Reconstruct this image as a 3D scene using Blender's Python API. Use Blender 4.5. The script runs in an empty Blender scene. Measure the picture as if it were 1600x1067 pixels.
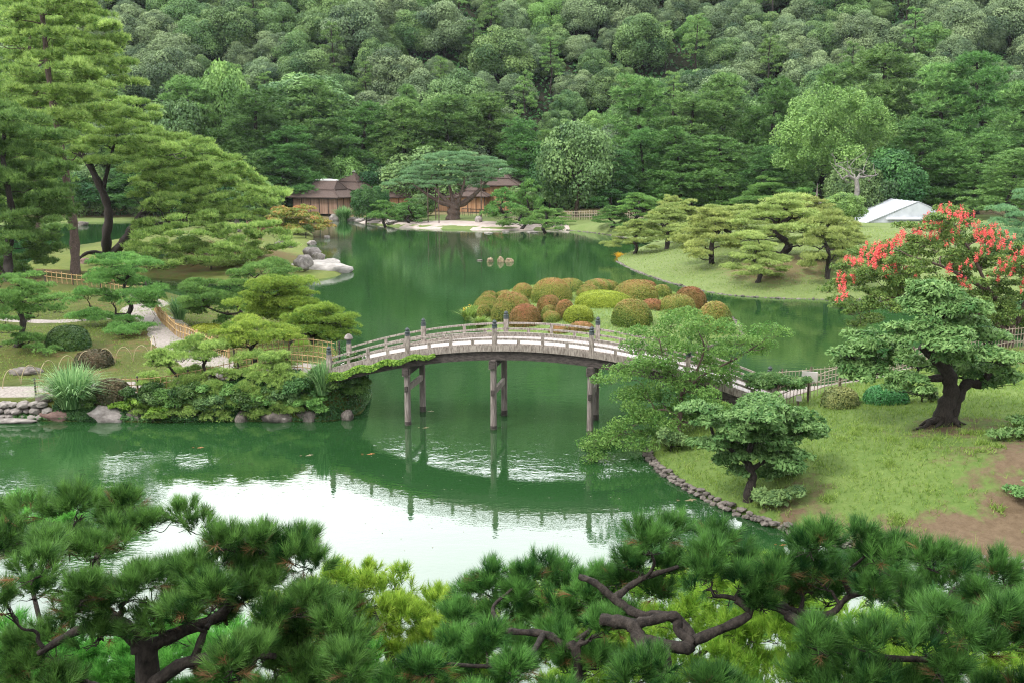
import bpy, math, random
import numpy as np
from mathutils import Vector, noise as mnoise

# ------------------------------------------------------------------ camera, sky, sun, exposure
S = bpy.context.scene
COL = S.collection
FPX, PITCH, CAMH = 1556.0, math.radians(10.5), 11.5
cd = bpy.data.cameras.new("camera"); cam = bpy.data.objects.new("camera", cd); COL.objects.link(cam)
cd.sensor_width = 36.0; cd.lens = FPX / 1600 * 36; cd.clip_end = 3000; cd.clip_start = .05
cam.location = (0, 0, CAMH); cam.rotation_euler = (math.pi/2 - PITCH, 0, 0)
S.camera = cam
SUN_EL, SUN_AZ = math.radians(50), math.radians(-125)      # azimuth measured from +Y towards +X: left and behind the viewpoint
W = bpy.data.worlds.new("World"); S.world = W; W.use_nodes = True
wn, wl = W.node_tree.nodes, W.node_tree.links
wn.clear()
sky = wn.new("ShaderNodeTexSky"); sky.sky_type = 'NISHITA'; sky.sun_disc = False
sky.sun_elevation = SUN_EL; sky.sun_rotation = SUN_AZ; sky.air_density = 1.0; sky.dust_density = 4.0; sky.ozone_density = 1.0
hsv = wn.new("ShaderNodeHueSaturation"); hsv.inputs["Saturation"].default_value = .28
bg = wn.new("ShaderNodeBackground"); bg.inputs["Strength"].default_value = .15
wo = wn.new("ShaderNodeOutputWorld")
wl.new(sky.outputs[0], hsv.inputs["Color"])
# overcast: a bright, slightly uneven cloud deck over the clear sky
wtc = wn.new("ShaderNodeTexCoord"); wnz_ = wn.new("ShaderNodeTexNoise"); wnz_.inputs["Scale"].default_value = 2.2; wnz_.inputs["Detail"].default_value = 4
wcr = wn.new("ShaderNodeValToRGB"); wcr.color_ramp.elements[0].position = .25; wcr.color_ramp.elements[0].color = (.74,.77,.82,1)
wcr.color_ramp.elements[1].position = .65; wcr.color_ramp.elements[1].color = (1,1,1,1)
wsc = wn.new("ShaderNodeVectorMath"); wsc.operation = 'SCALE'; wsc.inputs[3].default_value = 13.0
wdt = wn.new("ShaderNodeVectorMath"); wdt.operation = 'DOT_PRODUCT'; wdt.inputs[1].default_value = (0,.9,.43)       # bright sky sector added over the hill so the pond mirrors it white
wgl = wn.new("ShaderNodeMapRange"); wgl.inputs[1].default_value = .55; wgl.inputs[2].default_value = .97; wgl.inputs[3].default_value = 8.0; wgl.inputs[4].default_value = 20
wl.new(wtc.outputs["Generated"], wdt.inputs[0]); wl.new(wdt.outputs["Value"], wgl.inputs[0]); wl.new(wgl.outputs[0], wsc.inputs[3])
wmx = wn.new("ShaderNodeMix"); wmx.data_type = 'RGBA'; wmx.inputs[0].default_value = .85
wl.new(wtc.outputs["Generated"], wnz_.inputs["Vector"]); wl.new(wnz_.outputs[0], wcr.inputs[0]); wl.new(wcr.outputs[0], wsc.inputs[0])
wl.new(hsv.outputs[0], wmx.inputs[6]); wl.new(wsc.outputs[0], wmx.inputs[7]); wl.new(wmx.outputs[2], bg.inputs[0]); wl.new(bg.outputs[0], wo.inputs[0])
sd_ = bpy.data.lights.new("sun", 'SUN'); sd_.energy = 1.7; sd_.angle = math.radians(14); sd_.color = (1, .96, .9)
sun = bpy.data.objects.new("sun", sd_); COL.objects.link(sun)
_sv = Vector((math.sin(SUN_AZ)*math.cos(SUN_EL), math.cos(SUN_AZ)*math.cos(SUN_EL), math.sin(SUN_EL)))
sun.rotation_euler = (-_sv).to_track_quat('-Z', 'Y').to_euler()
S.view_settings.view_transform = 'Standard'; S.view_settings.look = 'None'
S.view_settings.gamma = 1; S.view_settings.exposure = 1.05
cy = S.cycles
cy.use_denoising = True; cy.denoising_prefilter = 'NONE'; cy.denoising_input_passes = 'RGB_ALBEDO_NORMAL'; cy.max_bounces = 6; cy.diffuse_bounces = 3; cy.glossy_bounces = 2
cy.transmission_bounces = 3; cy.transparent_max_bounces = 6; cy.caustics_reflective = False; cy.caustics_refractive = False
cy.filter_width = 1.1; cy.sample_clamp_indirect = 4; cy.volume_bounces = 0

# ------------------------------------------------------------------ helpers
def ray(px, py):
    xr = (px-800)/FPX; yr = -(py-533.5)/FPX
    return np.array([xr, math.cos(PITCH)+yr*math.sin(PITCH), -math.sin(PITCH)+yr*math.cos(PITCH)])
def P(px, py, z=0.0):                       # where a sight line meets the level z
    d = ray(px, py); t = (z-CAMH)/d[2]
    return np.array([d[0]*t, d[1]*t, z])
def Q(px, py, Y):                           # where it meets the upright plane at distance Y
    d = ray(px, py); t = Y/d[1]
    return np.array([d[0]*t, Y, CAMH+d[2]*t])
def mpp(Y): return Y/math.cos(PITCH)/FPX*1.0   # metres per photo pixel, roughly
def nrm(a): return a/np.maximum(np.linalg.norm(a, axis=-1, keepdims=True), 1e-9)
def sstep(a, b, x): t = np.clip((x-a)/(b-a), 0, 1); return t*t*(3-2*t)

def wloc(o):
    v = Vector((0,0,0))
    while o is not None: v = v+o.location; o = o.parent
    return tuple(v)
class MB:
    """collects geometry and links it as ONE mesh"""
    def __init__(s): s.v=[]; s.f=[]; s.t=[]; s.m=[]; s.n=0; s.sm=[]
    def add(s, V, F, tone=.5, mat=0, smooth=False):
        V = np.asarray(V, float).reshape(-1, 3); F = np.asarray(F, np.int64)
        if len(F) == 0: return
        s.v.append(V); s.f.append(F+s.n); s.n += len(V)
        s.t.append(np.broadcast_to(np.asarray(tone, float), (len(F),)).copy())
        s.m.append(np.full(len(F), mat)); s.sm.append(np.full(len(F), smooth))
    def mesh(s, name, mats, off=(0,0,0), vattr=None):
        me = bpy.data.meshes.new(name)
        if not s.v: return me
        V = np.concatenate(s.v) - np.asarray(off, float)
        me.vertices.add(len(V)); me.vertices.foreach_set("co", V.astype(np.float32).ravel())
        idx = np.concatenate([f.ravel() for f in s.f])
        tot = np.concatenate([np.full(len(f), f.shape[1]) for f in s.f])
        st = np.concatenate([[0], np.cumsum(tot)[:-1]])
        me.loops.add(len(idx)); me.loops.foreach_set("vertex_index", idx.astype(np.int32))
        me.polygons.add(len(tot)); me.polygons.foreach_set("loop_start", st.astype(np.int32))
        try: me.polygons.foreach_set("loop_total", tot.astype(np.int32))
        except Exception: pass
        me.polygons.foreach_set("material_index", np.concatenate(s.m).astype(np.int32))
        me.polygons.foreach_set("use_smooth", np.concatenate(s.sm))
        a = me.attributes.new("tone", 'FLOAT', 'FACE'); a.data.foreach_set("value", np.concatenate(s.t).astype(np.float32))
        if vattr:
            for k, arr in vattr.items():
                b = me.attributes.new(k, 'FLOAT', 'POINT'); b.data.foreach_set("value", np.asarray(arr, np.float32))
        for m in (mats if isinstance(mats, (list, tuple)) else [mats]): me.materials.append(m)
        me.update(calc_edges=True)
        return me
    def build(s, name, mats, parent=None, loc=None, vattr=None):
        off = wloc(parent) if parent is not None else (loc if loc is not None else (0,0,0))
        me = s.mesh(name, mats, off, vattr)
        o = bpy.data.objects.new(name, me); COL.objects.link(o)
        if parent is not None: o.parent = parent
        elif loc is not None: o.location = loc
        return o

def tag(o, label=None, cat=None, group=None, kind=None):
    if label: o["label"] = label
    if cat: o["category"] = cat
    if group: o["group"] = group
    if kind: o["kind"] = kind
    return o
def thing(name, label, cat, loc, group=None):
    o = bpy.data.objects.new(name, None); COL.objects.link(o); o.location = loc; o.empty_display_size = .2
    return tag(o, label, cat, group)
def struct(o): o["kind"] = "structure"; return o
def inst(name, me, parent=None, loc=(0,0,0), rz=0, sc=(1,1,1)):
    o = bpy.data.objects.new(name, me); COL.objects.link(o); o.parent = parent
    o.location = loc; o.rotation_euler = (0,0,rz); o.scale = sc
    return o

BOXF = np.array([[0,3,2,1],[4,5,6,7],[0,1,5,4],[1,2,6,5],[2,3,7,6],[3,0,4,7]])
def box(mb, c, sx, sy, sz, ux=(1,0,0), uy=(0,1,0), uz=(0,0,1), mat=0, tone=.5):
    c, ux, uy, uz = (np.asarray(a, float) for a in (c, ux, uy, uz))
    V = [c+ux*x*sx/2+uy*y*sy/2+uz*z*sz/2 for z in (-1,1) for x, y in ((-1,-1),(1,-1),(1,1),(-1,1))]
    mb.add(V, BOXF, tone, mat)
def tube(mb, pts, rad, sides=6, mat=0, tone=.5, cap=True, smooth=True, rough=0):
    pts = np.asarray(pts, float); n = len(pts); rad = np.broadcast_to(np.asarray(rad, float), (n,))
    T = np.gradient(pts, axis=0); T = nrm(T)
    ref = np.array([0.31, 0.77, 0.55]); A = nrm(np.cross(T, ref)); B = np.cross(T, A)
    ang = np.arange(sides)/sides*2*math.pi
    rr = rad[:,None]*np.ones(sides)
    if rough: rr = rr*(1+rough*np.random.default_rng(n).normal(size=rr.shape))
    ring = (pts[:,None,:] + rr[:,:,None]*(np.cos(ang)[None,:,None]*A[:,None,:]+np.sin(ang)[None,:,None]*B[:,None,:])).reshape(-1,3)
    i = np.arange(n-1)[:,None]*sides; j = np.arange(sides)[None,:]; k = (j+1)%sides
    F = np.stack([i+j, i+k, i+sides+k, i+sides+j], -1).reshape(-1,4)
    mb.add(ring, F, tone, mat, smooth)
    if cap:
        mb.add(ring[-sides:], np.arange(sides)[None,:], tone, mat); mb.add(ring[:sides], np.arange(sides)[None,::-1], tone, mat)
def lathe(mb, c, prof, sides=12, mat=0, tone=.5, smooth=True, rz=0):
    c = np.asarray(c, float); ang = np.arange(sides)/sides*2*math.pi+rz
    ring = np.array([[c+np.array([r*math.cos(a), r*math.sin(a), z]) for a in ang] for r, z in prof]).reshape(-1,3)
    n = len(prof); i = np.arange(n-1)[:,None]*sides; j = np.arange(sides)[None,:]; k = (j+1)%sides
    mb.add(ring, np.stack([i+j, i+k, i+sides+k, i+sides+j], -1).reshape(-1,4), tone, mat, smooth)
    mb.add(ring[-sides:], np.arange(sides)[None,:], tone, mat)
def wiggle(A, B, amp, n, rng, rise=0.0):
    A, B = np.asarray(A, float), np.asarray(B, float); t = np.linspace(0, 1, n)[:,None]
    p = A+(B-A)*t; L = np.linalg.norm(B-A)
    k = rng.normal(size=(n,3))*amp*L*.35
    k[1:-1] = (k[:-2]+2*k[1:-1]+k[2:])/3
    p += k*np.sin(t*math.pi); p[:,2] += (rise*L*np.sin(t*math.pi))[:,0]
    return p
def catmull(pts, n=6):
    pts = np.asarray(pts, float); Pp = np.vstack([2*pts[0]-pts[1], pts, 2*pts[-1]-pts[-2]]); out=[]
    for i in range(1, len(Pp)-2):
        p0,p1,p2,p3 = Pp[i-1],Pp[i],Pp[i+1],Pp[i+2]
        for t in np.linspace(0,1,n,endpoint=False):
            out.append(.5*((2*p1)+(-p0+p2)*t+(2*p0-5*p1+4*p2-p3)*t*t+(-p0+3*p1-3*p2+p3)*t**3))
    out.append(pts[-1]); return np.array(out)

# foliage primitives
def blades(mb, C, D, nb, L, w, spread, tone, rng, mat=0):
    n = len(C)
    if n == 0: return
    c = np.repeat(C, nb, 0); d = nrm(np.repeat(D, nb, 0)+spread*rng.normal(size=(n*nb,3)))
    l = L*rng.uniform(.65,1.1,(n*nb,1)); p = nrm(np.cross(d, rng.normal(size=(n*nb,3))))*w
    c = c + d*l*.05
    V = np.stack([c-p, c+p, c+d*l], 1).reshape(-1,3)
    t = np.clip(np.repeat(tone, nb)+rng.normal(size=n*nb)*.10, 0, 1)
    mb.add(V, np.arange(n*nb*3).reshape(-1,3), t, mat)
def shoots(mb, C, D, nb, L, stem, w, ang, tone, rng, mat=0):
    """pine shoots: needles set round a short stem, leaning forward along it"""
    n = len(C)
    if n == 0: return
    D = nrm(D); u = rng.uniform(0,1,(n*nb,1))**.8; d0 = np.repeat(D, nb, 0); c = np.repeat(C, nb, 0)+d0*stem*u
    r = rng.normal(size=(n*nb,3)); r = nrm(r-d0*(r*d0).sum(1,keepdims=True)); a = ang*rng.uniform(.5,1.25,(n*nb,1))*(1.15-.55*u)
    d = nrm(d0*np.cos(a)+r*np.sin(a)); d[:,2] -= .10*(1-u[:,0])**2; l = L*rng.uniform(.75,1.1,(n*nb,1)); p = nrm(np.cross(d, rng.normal(size=(n*nb,3))))*w
    V = np.stack([c-p, c+p, c+d*l], 1).reshape(-1,3)
    mb.add(V, np.arange(n*nb*3).reshape(-1,3), np.clip(np.repeat(tone, nb)+rng.normal(size=n*nb)*.09+.22*(u[:,0]-.5), 0, 1), mat)
def leaves(mb, C, N, size, rng, tone, aspect=.55, jit=.5, mat=0):
    n = len(C)
    if n == 0: return
    N = nrm(N+jit*rng.normal(size=(n,3))); t = nrm(np.cross(N, rng.normal(size=(n,3)))); b = np.cross(N, t)
    s = size*rng.uniform(.7,1.25,(n,1))
    V = np.stack([C-t*s, C+b*s*aspect-N*s*.12, C+t*s, C-b*s*aspect-N*s*.12], 1).reshape(-1,3)
    mb.add(V, np.arange(n*4).reshape(-1,4), np.clip(tone,0,1), mat)
def pad_pts(c, rx, ry, rz, spacing, rng, low=-.15, fill=1.0):
    """points and outward directions on a cushion made of several small mounds"""
    k = max(4, int(5+rng.integers(0,4)))
    C=[]; N=[]; T=[]
    for i in range(k):
        a = rng.uniform(0,2*math.pi); r = .72*math.sqrt(rng.uniform(0,1)) if i else 0
        q = rng.uniform(.34,.52)
        mx, my, mz = rx*q, ry*q, max(rz*rng.uniform(.6,.95), .05)
        cc = np.array([math.cos(a)*r*rx, math.sin(a)*r*ry, rz*(1-r*r)*.55-.25*rz+rng.normal()*.1*rz])
        n = max(4, int(fill*math.pi*mx*my*1.7/spacing**2))
        u = rng.uniform(low,1,n); ph = rng.uniform(0,2*math.pi,n); s = np.sqrt(1-u*u)
        d = np.stack([s*np.cos(ph), s*np.sin(ph), u], 1)
        C.append(cc+d*np.array([mx,my,mz])*rng.uniform(.82,1.06,(n,1))); N.append(nrm(d/np.array([mx,my,mz])))
        T.append(np.full(n, rng.normal()*.12))
    return np.concatenate(C)+np.asarray(c), np.concatenate(N), np.concatenate(T)

# ------------------------------------------------------------------ materials
MATS = {}
def nodes(name):
    m = bpy.data.materials.new(name); m.use_nodes = True; nt = m.node_tree; nt.nodes.clear()
    MATS[name] = m; return m, nt.nodes, nt.links
HAZE = .00006
def leaf_mat(name, lo, hi, trans=.3, rough=.55, var=.18, huev=.010, mid=None):
    m, n, l = nodes(name)
    LG = 1.75 if name.startswith('azalea') else 1.42 if name.startswith('broad') else 1.3 if name in ('pine_pale','pine_fg') or not name.startswith(('pine','forest_pine')) else 1.62
    lo=tuple(c*LG for c in lo); hi=tuple(c*LG for c in hi); mid=tuple(c*LG for c in mid) if mid else None
    at = n.new("ShaderNodeAttribute"); at.attribute_name = "tone"
    cr = n.new("ShaderNodeValToRGB"); e = cr.color_ramp.elements
    e[0].position=.15; e[0].color=(*lo,1); e[1].position=.9; e[1].color=(*hi,1)
    if mid: q = e.new(.5); q.color=(*mid,1)
    oi = n.new("ShaderNodeObjectInfo")
    mv = n.new("ShaderNodeMapRange"); mv.inputs[3].default_value=1-var; mv.inputs[4].default_value=1+var
    mh = n.new("ShaderNodeMapRange"); mh.inputs[3].default_value=.5-huev; mh.inputs[4].default_value=.5+huev
    ml = n.new("ShaderNodeMath"); ml.operation='MULTIPLY'; ml.inputs[1].default_value=7.31
    fr = n.new("ShaderNodeMath"); fr.operation='FRACT'
    hs = n.new("ShaderNodeHueSaturation")
    l.new(at.outputs["Fac"], cr.inputs[0]); l.new(oi.outputs["Random"], mv.inputs[0]); l.new(oi.outputs["Random"], ml.inputs[0])
    l.new(ml.outputs[0], fr.inputs[0]); l.new(fr.outputs[0], mh.inputs[0])
    l.new(mv.outputs[0], hs.inputs["Value"]); l.new(mh.outputs[0], hs.inputs["Hue"]); l.new(cr.outputs[0], hs.inputs["Color"])
    b = n.new("ShaderNodeBsdfPrincipled"); b.inputs["Roughness"].default_value=rough; b.inputs["Specular IOR Level"].default_value=.2
    t = n.new("ShaderNodeBsdfTranslucent"); mx = n.new("ShaderNodeMixShader"); mx.inputs[0].default_value=trans
    o = n.new("ShaderNodeOutputMaterial")
    l.new(hs.outputs[0], b.inputs["Base Color"]); l.new(hs.outputs[0], t.inputs["Color"])
    l.new(b.outputs[0], mx.inputs[1]); l.new(t.outputs[0], mx.inputs[2]); l.new(mx.outputs[0], o.inputs[0])
    return m
def solid_mat(name, c1, c2, scale=3.0, rough=.8, bump=.3, stretch=(1,1,1), c3=None, detail=6, spec=.3, bdist=.05):
    m, n, l = nodes(name)
    tc = n.new("ShaderNodeTexCoord"); mp = n.new("ShaderNodeMapping"); mp.inputs["Scale"].default_value=stretch
    nz = n.new("ShaderNodeTexNoise"); nz.inputs["Scale"].default_value=scale; nz.inputs["Detail"].default_value=detail; nz.inputs["Roughness"].default_value=.65
    cr = n.new("ShaderNodeValToRGB"); e = cr.color_ramp.elements
    e[0].position=.33; e[0].color=(*c1,1); e[1].position=.67; e[1].color=(*c2,1)
    if c3: q=e.new(.8); q.color=(*c3,1)
    b = n.new("ShaderNodeBsdfPrincipled"); b.inputs["Roughness"].default_value=rough; b.inputs["Specular IOR Level"].default_value=spec
    bp = n.new("ShaderNodeBump"); bp.inputs["Strength"].default_value=bump; bp.inputs["Distance"].default_value=bdist
    o = n.new("ShaderNodeOutputMaterial")
    l.new(tc.outputs["Object"], mp.inputs[0]); l.new(mp.outputs[0], nz.inputs["Vector"]); l.new(nz.outputs[0], cr.inputs[0])
    l.new(cr.outputs[0], b.inputs["Base Color"]); l.new(nz.outputs[0], bp.inputs["Height"]); l.new(bp.outputs[0], b.inputs["Normal"])
    l.new(b.outputs[0], o.inputs[0]); return m

PINE_FG   = leaf_mat("pine_fg", (.008,.042,.010), (.105,.235,.05), .28, .4)
PINE_FGY  = leaf_mat("pine_fgy", (.07,.17,.015), (.24,.36,.05), .35, .5)
NEEDLE_BR = leaf_mat("needle_brown", (.07,.045,.02), (.20,.12,.05), .2, .6)
PINE_MID  = leaf_mat("pine_mid", (.042,.105,.025), (.16,.28,.075), .3)
PINE_YEL  = leaf_mat("pine_yel", (.055,.115,.018), (.225,.30,.055), .3)
PINE_PALE = leaf_mat("pine_pale", (.15,.21,.055), (.36,.42,.14), .3, var=.12)
PINE_BLUE = leaf_mat("pine_blue", (.06,.13,.06), (.17,.28,.13), .3)
PINE_BIG  = leaf_mat("pine_big", (.078,.145,.032), (.31,.40,.115), .3, var=.1)
PINE_DK   = leaf_mat("pine_dk", (.032,.085,.02), (.11,.21,.06), .25)
FOREST_P  = leaf_mat("forest_pine", (.045,.105,.028), (.17,.28,.085), .25, var=.2)
BROAD_G   = leaf_mat("broad_grey", (.045,.082,.042), (.195,.265,.125), .2, var=.15)
BROAD_M   = leaf_mat("broad_mid", (.04,.09,.034), (.175,.27,.095), .25, var=.15)
BROAD_B   = leaf_mat("broad_bright", (.07,.15,.04), (.21,.34,.10), .3, var=.1)
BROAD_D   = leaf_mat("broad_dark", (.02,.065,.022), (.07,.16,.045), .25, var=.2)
MAPLE_P   = leaf_mat("maple_pale", (.045,.115,.03), (.19,.30,.10), .3, var=.12, huev=.012)
FEATHER   = leaf_mat("feather", (.055,.14,.025), (.19,.30,.075), .35, var=.05)
MYRTLE    = leaf_mat("myrtle", (.045,.105,.025), (.17,.25,.06), .3, var=.05)
BLOSSOM   = leaf_mat("blossom", (.40,.05,.06), (.85,.20,.17), .35, var=.05, huev=0)
ORANGE    = leaf_mat("orange_maple", (.10,.17,.03), (.36,.16,.06), .3, var=.05, mid=(.19,.22,.05))
AZALEA    = leaf_mat("azalea", (.055,.088,.014), (.205,.115,.045), .2, .6, var=.12, huev=.012, mid=(.13,.145,.03))
AZALEA_G  = leaf_mat("azalea_green", (.09,.12,.012), (.22,.25,.03), .2, .6, var=.1)
GRASSB    = leaf_mat("grass_blade", (.10,.18,.03), (.22,.30,.07), .35, .6, var=0, huev=0)
REED      = leaf_mat("reed", (.06,.15,.05), (.22,.36,.15), .35, .45, var=.1)
SHRUB_D   = leaf_mat("shrub_dark", (.02,.055,.014), (.075,.13,.03), .2, .4, var=.2)
IVY       = leaf_mat("ivy", (.06,.16,.02), (.22,.36,.06), .35, .4, var=0)
BARK_D    = solid_mat("bark_dark", (.009,.007,.006), (.052,.042,.035), 22, .9, 1.0, (1,1,.5), bdist=.03)
BARK_B    = solid_mat("bark_brown", (.05,.036,.028), (.14,.10,.08), 10, .9, .9, (1,1,.3))
BARK_G    = solid_mat("bark_grey", (.11,.10,.09), (.28,.26,.24), 10, .9, .6, (1,1,.3))
BARK_R    = solid_mat("bark_red", (.12,.045,.04), (.32,.16,.14), 10, .9, .6)
WOOD_W    = solid_mat("wood_weathered", (.10,.08,.066), (.37,.325,.285), 3, .8, .5, (5,5,1.2), bdist=.01)
WOOD_DECK = solid_mat("wood_deck", (.30,.275,.265), (.46,.43,.42), 4, .8, .3, (6,.8,1), bdist=.01)
WOOD_DK   = solid_mat("wood_dark", (.022,.018,.016), (.09,.075,.068), 5, .85, .5, (1,1,3), bdist=.02)
WOOD_LEG  = solid_mat("wood_leg", (.085,.068,.06), (.30,.26,.24), 4, .85, .5, (5,5,.5), bdist=.02)
COPPER    = solid_mat("dark_copper", (.02,.028,.03), (.06,.075,.075), 12, .45, .15)
PLANK     = solid_mat("plank_wall", (.13,.075,.05), (.34,.22,.16), 1.5, .85, .3, (4,4,.15))
PLANK_O   = solid_mat("plank_orange", (.24,.12,.06), (.42,.25,.14), 1.2, .8, .2, (3,3,.15))
ROOF_M    = solid_mat("roof_shingle", (.055,.038,.032), (.115,.082,.07), 3, .9, .6, (1,1,6))
WHITE_P   = solid_mat("white_plaster", (.55,.55,.55), (.72,.72,.72), 3, .7, .1)
TENT_W    = solid_mat("white_sheet", (.36,.38,.42), (.50,.52,.56), .6, .5, .05)
STONE     = solid_mat("stone", (.055,.048,.042), (.20,.175,.155), 3.2, .9, .8, c3=(.27,.255,.21))
STONE_L   = solid_mat("stone_light", (.12,.105,.095), (.33,.30,.28), 2.6, .9, .7)
STONE_R   = solid_mat("stone_red", (.10,.06,.05), (.24,.16,.14), 3, .9, .7)
STONE_P   = solid_mat("stone_pale", (.20,.185,.17), (.46,.43,.40), 2.6, .9, .7)
STONE_T   = solid_mat("stone_tan", (.13,.10,.065), (.34,.27,.17), 3, .9, .7)
BAMBOO    = solid_mat("bamboo", (.24,.15,.06), (.48,.34,.17), 6, .6, .1, (1,1,.4))
BAMBOO_G  = solid_mat("bamboo_grey", (.22,.18,.13), (.42,.36,.28), 6, .7, .1, (1,1,.4))
HOOP_M    = solid_mat("split_bamboo", (.26,.21,.11), (.42,.36,.22), 6, .6, .1)
GRAVEL    = solid_mat("gravel", (.17,.148,.13), (.32,.285,.26), 9, .95, .5)
KOI_O     = solid_mat("koi_orange", (.22,.075,.02), (.32,.13,.04), 8, .4, 0)
KOI_P     = solid_mat("koi_pale", (.12,.10,.05), (.22,.18,.10), 8, .4, 0)
PAPER     = solid_mat("notice_board", (.5,.45,.43), (.6,.56,.54), 4, .6, 0)
FLOWER_Y  = leaf_mat("lily_yellow", (.8,.45,.03), (.9,.6,.08), .3, var=0)

def ground_mat(name, grass1, grass2, dirt1, dirt2):
    """grass and bare soil, mixed by the vertex attribute 'soil' broken up with noise"""
    m, n, l = nodes(name)
    tc = n.new("ShaderNodeTexCoord")
    def nz(s, d=6, r=.6):
        a = n.new("ShaderNodeTexNoise"); a.inputs["Scale"].default_value=s; a.inputs["Detail"].default_value=d; a.inputs["Roughness"].default_value=r
        l.new(tc.outputs["Object"], a.inputs["Vector"]); return a
    def ramp(src, c1, c2, p1=.35, p2=.65):
        r = n.new("ShaderNodeValToRGB"); e=r.color_ramp.elements; e[0].position=p1; e[0].color=(*c1,1); e[1].position=p2; e[1].color=(*c2,1)
        l.new(src, r.inputs[0]); return r
    n1, n2, n3, n4 = nz(.5), nz(4.0, 10, .75), nz(1.3, 8, .7), nz(9.0, 10, .75)
    mixn = n.new("ShaderNodeMath"); mixn.operation='MULTIPLY_ADD'; mixn.inputs[1].default_value=.5
    l.new(n2.outputs[0], mixn.inputs[0])
    h = n.new("ShaderNodeMath"); h.operation='MULTIPLY'; h.inputs[1].default_value=.5; l.new(n1.outputs[0], h.inputs[0]); l.new(h.outputs[0], mixn.inputs[2])
    g = ramp(mixn.outputs[0], grass1, grass2); d = ramp(n2.outputs[0], dirt1, dirt2, .3, .7)
    at = n.new("ShaderNodeAttribute"); at.attribute_name="soil"
    ad = n.new("ShaderNodeMath"); ad.operation='ADD'; l.new(at.outputs["Fac"], ad.inputs[0])
    sb = n.new("ShaderNodeMath"); sb.operation='MULTIPLY_ADD'; sb.inputs[1].default_value=1.6; sb.inputs[2].default_value=-.8; l.new(n3.outputs[0], sb.inputs[0]); l.new(sb.outputs[0], ad.inputs[1])
    mr = n.new("ShaderNodeMapRange"); mr.inputs[1].default_value=.35; mr.inputs[2].default_value=.65; l.new(ad.outputs[0], mr.inputs[0])
    mx = n.new("ShaderNodeMix"); mx.data_type='RGBA'; l.new(mr.outputs[0], mx.inputs[0]); l.new(g.outputs[0], mx.inputs[6]); l.new(d.outputs[0], mx.inputs[7])
    b = n.new("ShaderNodeBsdfPrincipled"); b.inputs["Roughness"].default_value=.95; b.inputs["Specular IOR Level"].default_value=.15
    bp = n.new("ShaderNodeBump"); bp.inputs["Strength"].default_value=.7; bp.inputs["Distance"].default_value=.08
    o = n.new("ShaderNodeOutputMaterial")
    l.new(mx.outputs[2], b.inputs["Base Color"]); l.new(n4.outputs[0], bp.inputs["Height"]); l.new(bp.outputs[0], b.inputs["Normal"]); l.new(b.outputs[0], o.inputs[0])
    return m
G_LAWN  = ground_mat("lawn_ground", (0.068,0.125,0.025), (0.135,0.19,0.052), (0.088,0.06,0.035), (0.165,0.12,0.076))
G_MOSS  = ground_mat("moss_ground", (0.042,0.06,0.012), (0.096,0.108,0.027), (0.096,0.06,0.024), (0.144,0.102,0.048))
G_PALE  = ground_mat("pale_lawn", (0.1054,0.155,0.0434), (0.1612,0.1984,0.0744), (0.1364,0.1178,0.0496), (0.186,0.1488,0.0806))
G_ISLE  = ground_mat("isle_lawn", (.09,.13,.03), (.16,.18,.05), (.14,.10,.035), (.19,.14,.06))
G_AZ    = ground_mat("azalea_lawn", (0.0975,0.1625,0.0455), (0.1625,0.221,0.0845), (0.104,0.104,0.039), (0.156,0.143,0.065))
G_HILL  = ground_mat("forest_floor", (.015,.03,.012), (.035,.05,.02), (.03,.025,.018), (.05,.04,.03))

# water: green body under a clear, gently rippled surface
WATER, n, l = nodes("pond_water")
tc = n.new("ShaderNodeTexCoord")
def wnz(s, d, st):
    mp = n.new("ShaderNodeMapping"); mp.inputs["Scale"].default_value=st; l.new(tc.outputs["Object"], mp.inputs[0])
    a = n.new("ShaderNodeTexNoise"); a.inputs["Scale"].default_value=s; a.inputs["Detail"].default_value=d; l.new(mp.outputs[0], a.inputs["Vector"]); return a
r1, r2, r3 = wnz(1.1, 3, (1,1.6,1)), wnz(4.5, 2, (1,1.8,1)), wnz(.06, 3, (1,1,1))
b1 = n.new("ShaderNodeBump"); b1.inputs["Strength"].default_value=1; b1.inputs["Distance"].default_value=.0055
b2 = n.new("ShaderNodeBump"); b2.inputs["Strength"].default_value=1; b2.inputs["Distance"].default_value=.0016
l.new(r1.outputs[0], b1.inputs["Height"]); l.new(r2.outputs[0], b2.inputs["Height"]); l.new(b1.outputs[0], b2.inputs["Normal"])
body = n.new("ShaderNodeBsdfDiffuse")
wr = n.new("ShaderNodeValToRGB"); wr.color_ramp.elements[0].position=.35; wr.color_ramp.elements[0].color=(.013,.045,.013,1)
wr.color_ramp.elements[1].position=.65; wr.color_ramp.elements[1].color=(.019,.060,.018,1)
l.new(r3.outputs[0], wr.inputs[0]); l.new(wr.outputs[0], body.inputs["Color"])
gl = n.new("ShaderNodeBsdfGlossy"); gl.inputs["Roughness"].default_value=.02; gl.inputs["Color"].default_value=(.97,1,.98,1)
fz = n.new("ShaderNodeFresnel"); fz.inputs["IOR"].default_value=1.75
l.new(b2.outputs[0], fz.inputs["Normal"]); l.new(b2.outputs[0], gl.inputs["Normal"])
mx = n.new("ShaderNodeMixShader"); o = n.new("ShaderNodeOutputMaterial")
l.new(fz.outputs[0], mx.inputs[0]); l.new(body.outputs[0], mx.inputs[1]); l.new(gl.outputs[0], mx.inputs[2]); l.new(mx.outputs[0], o.inputs[0])
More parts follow.
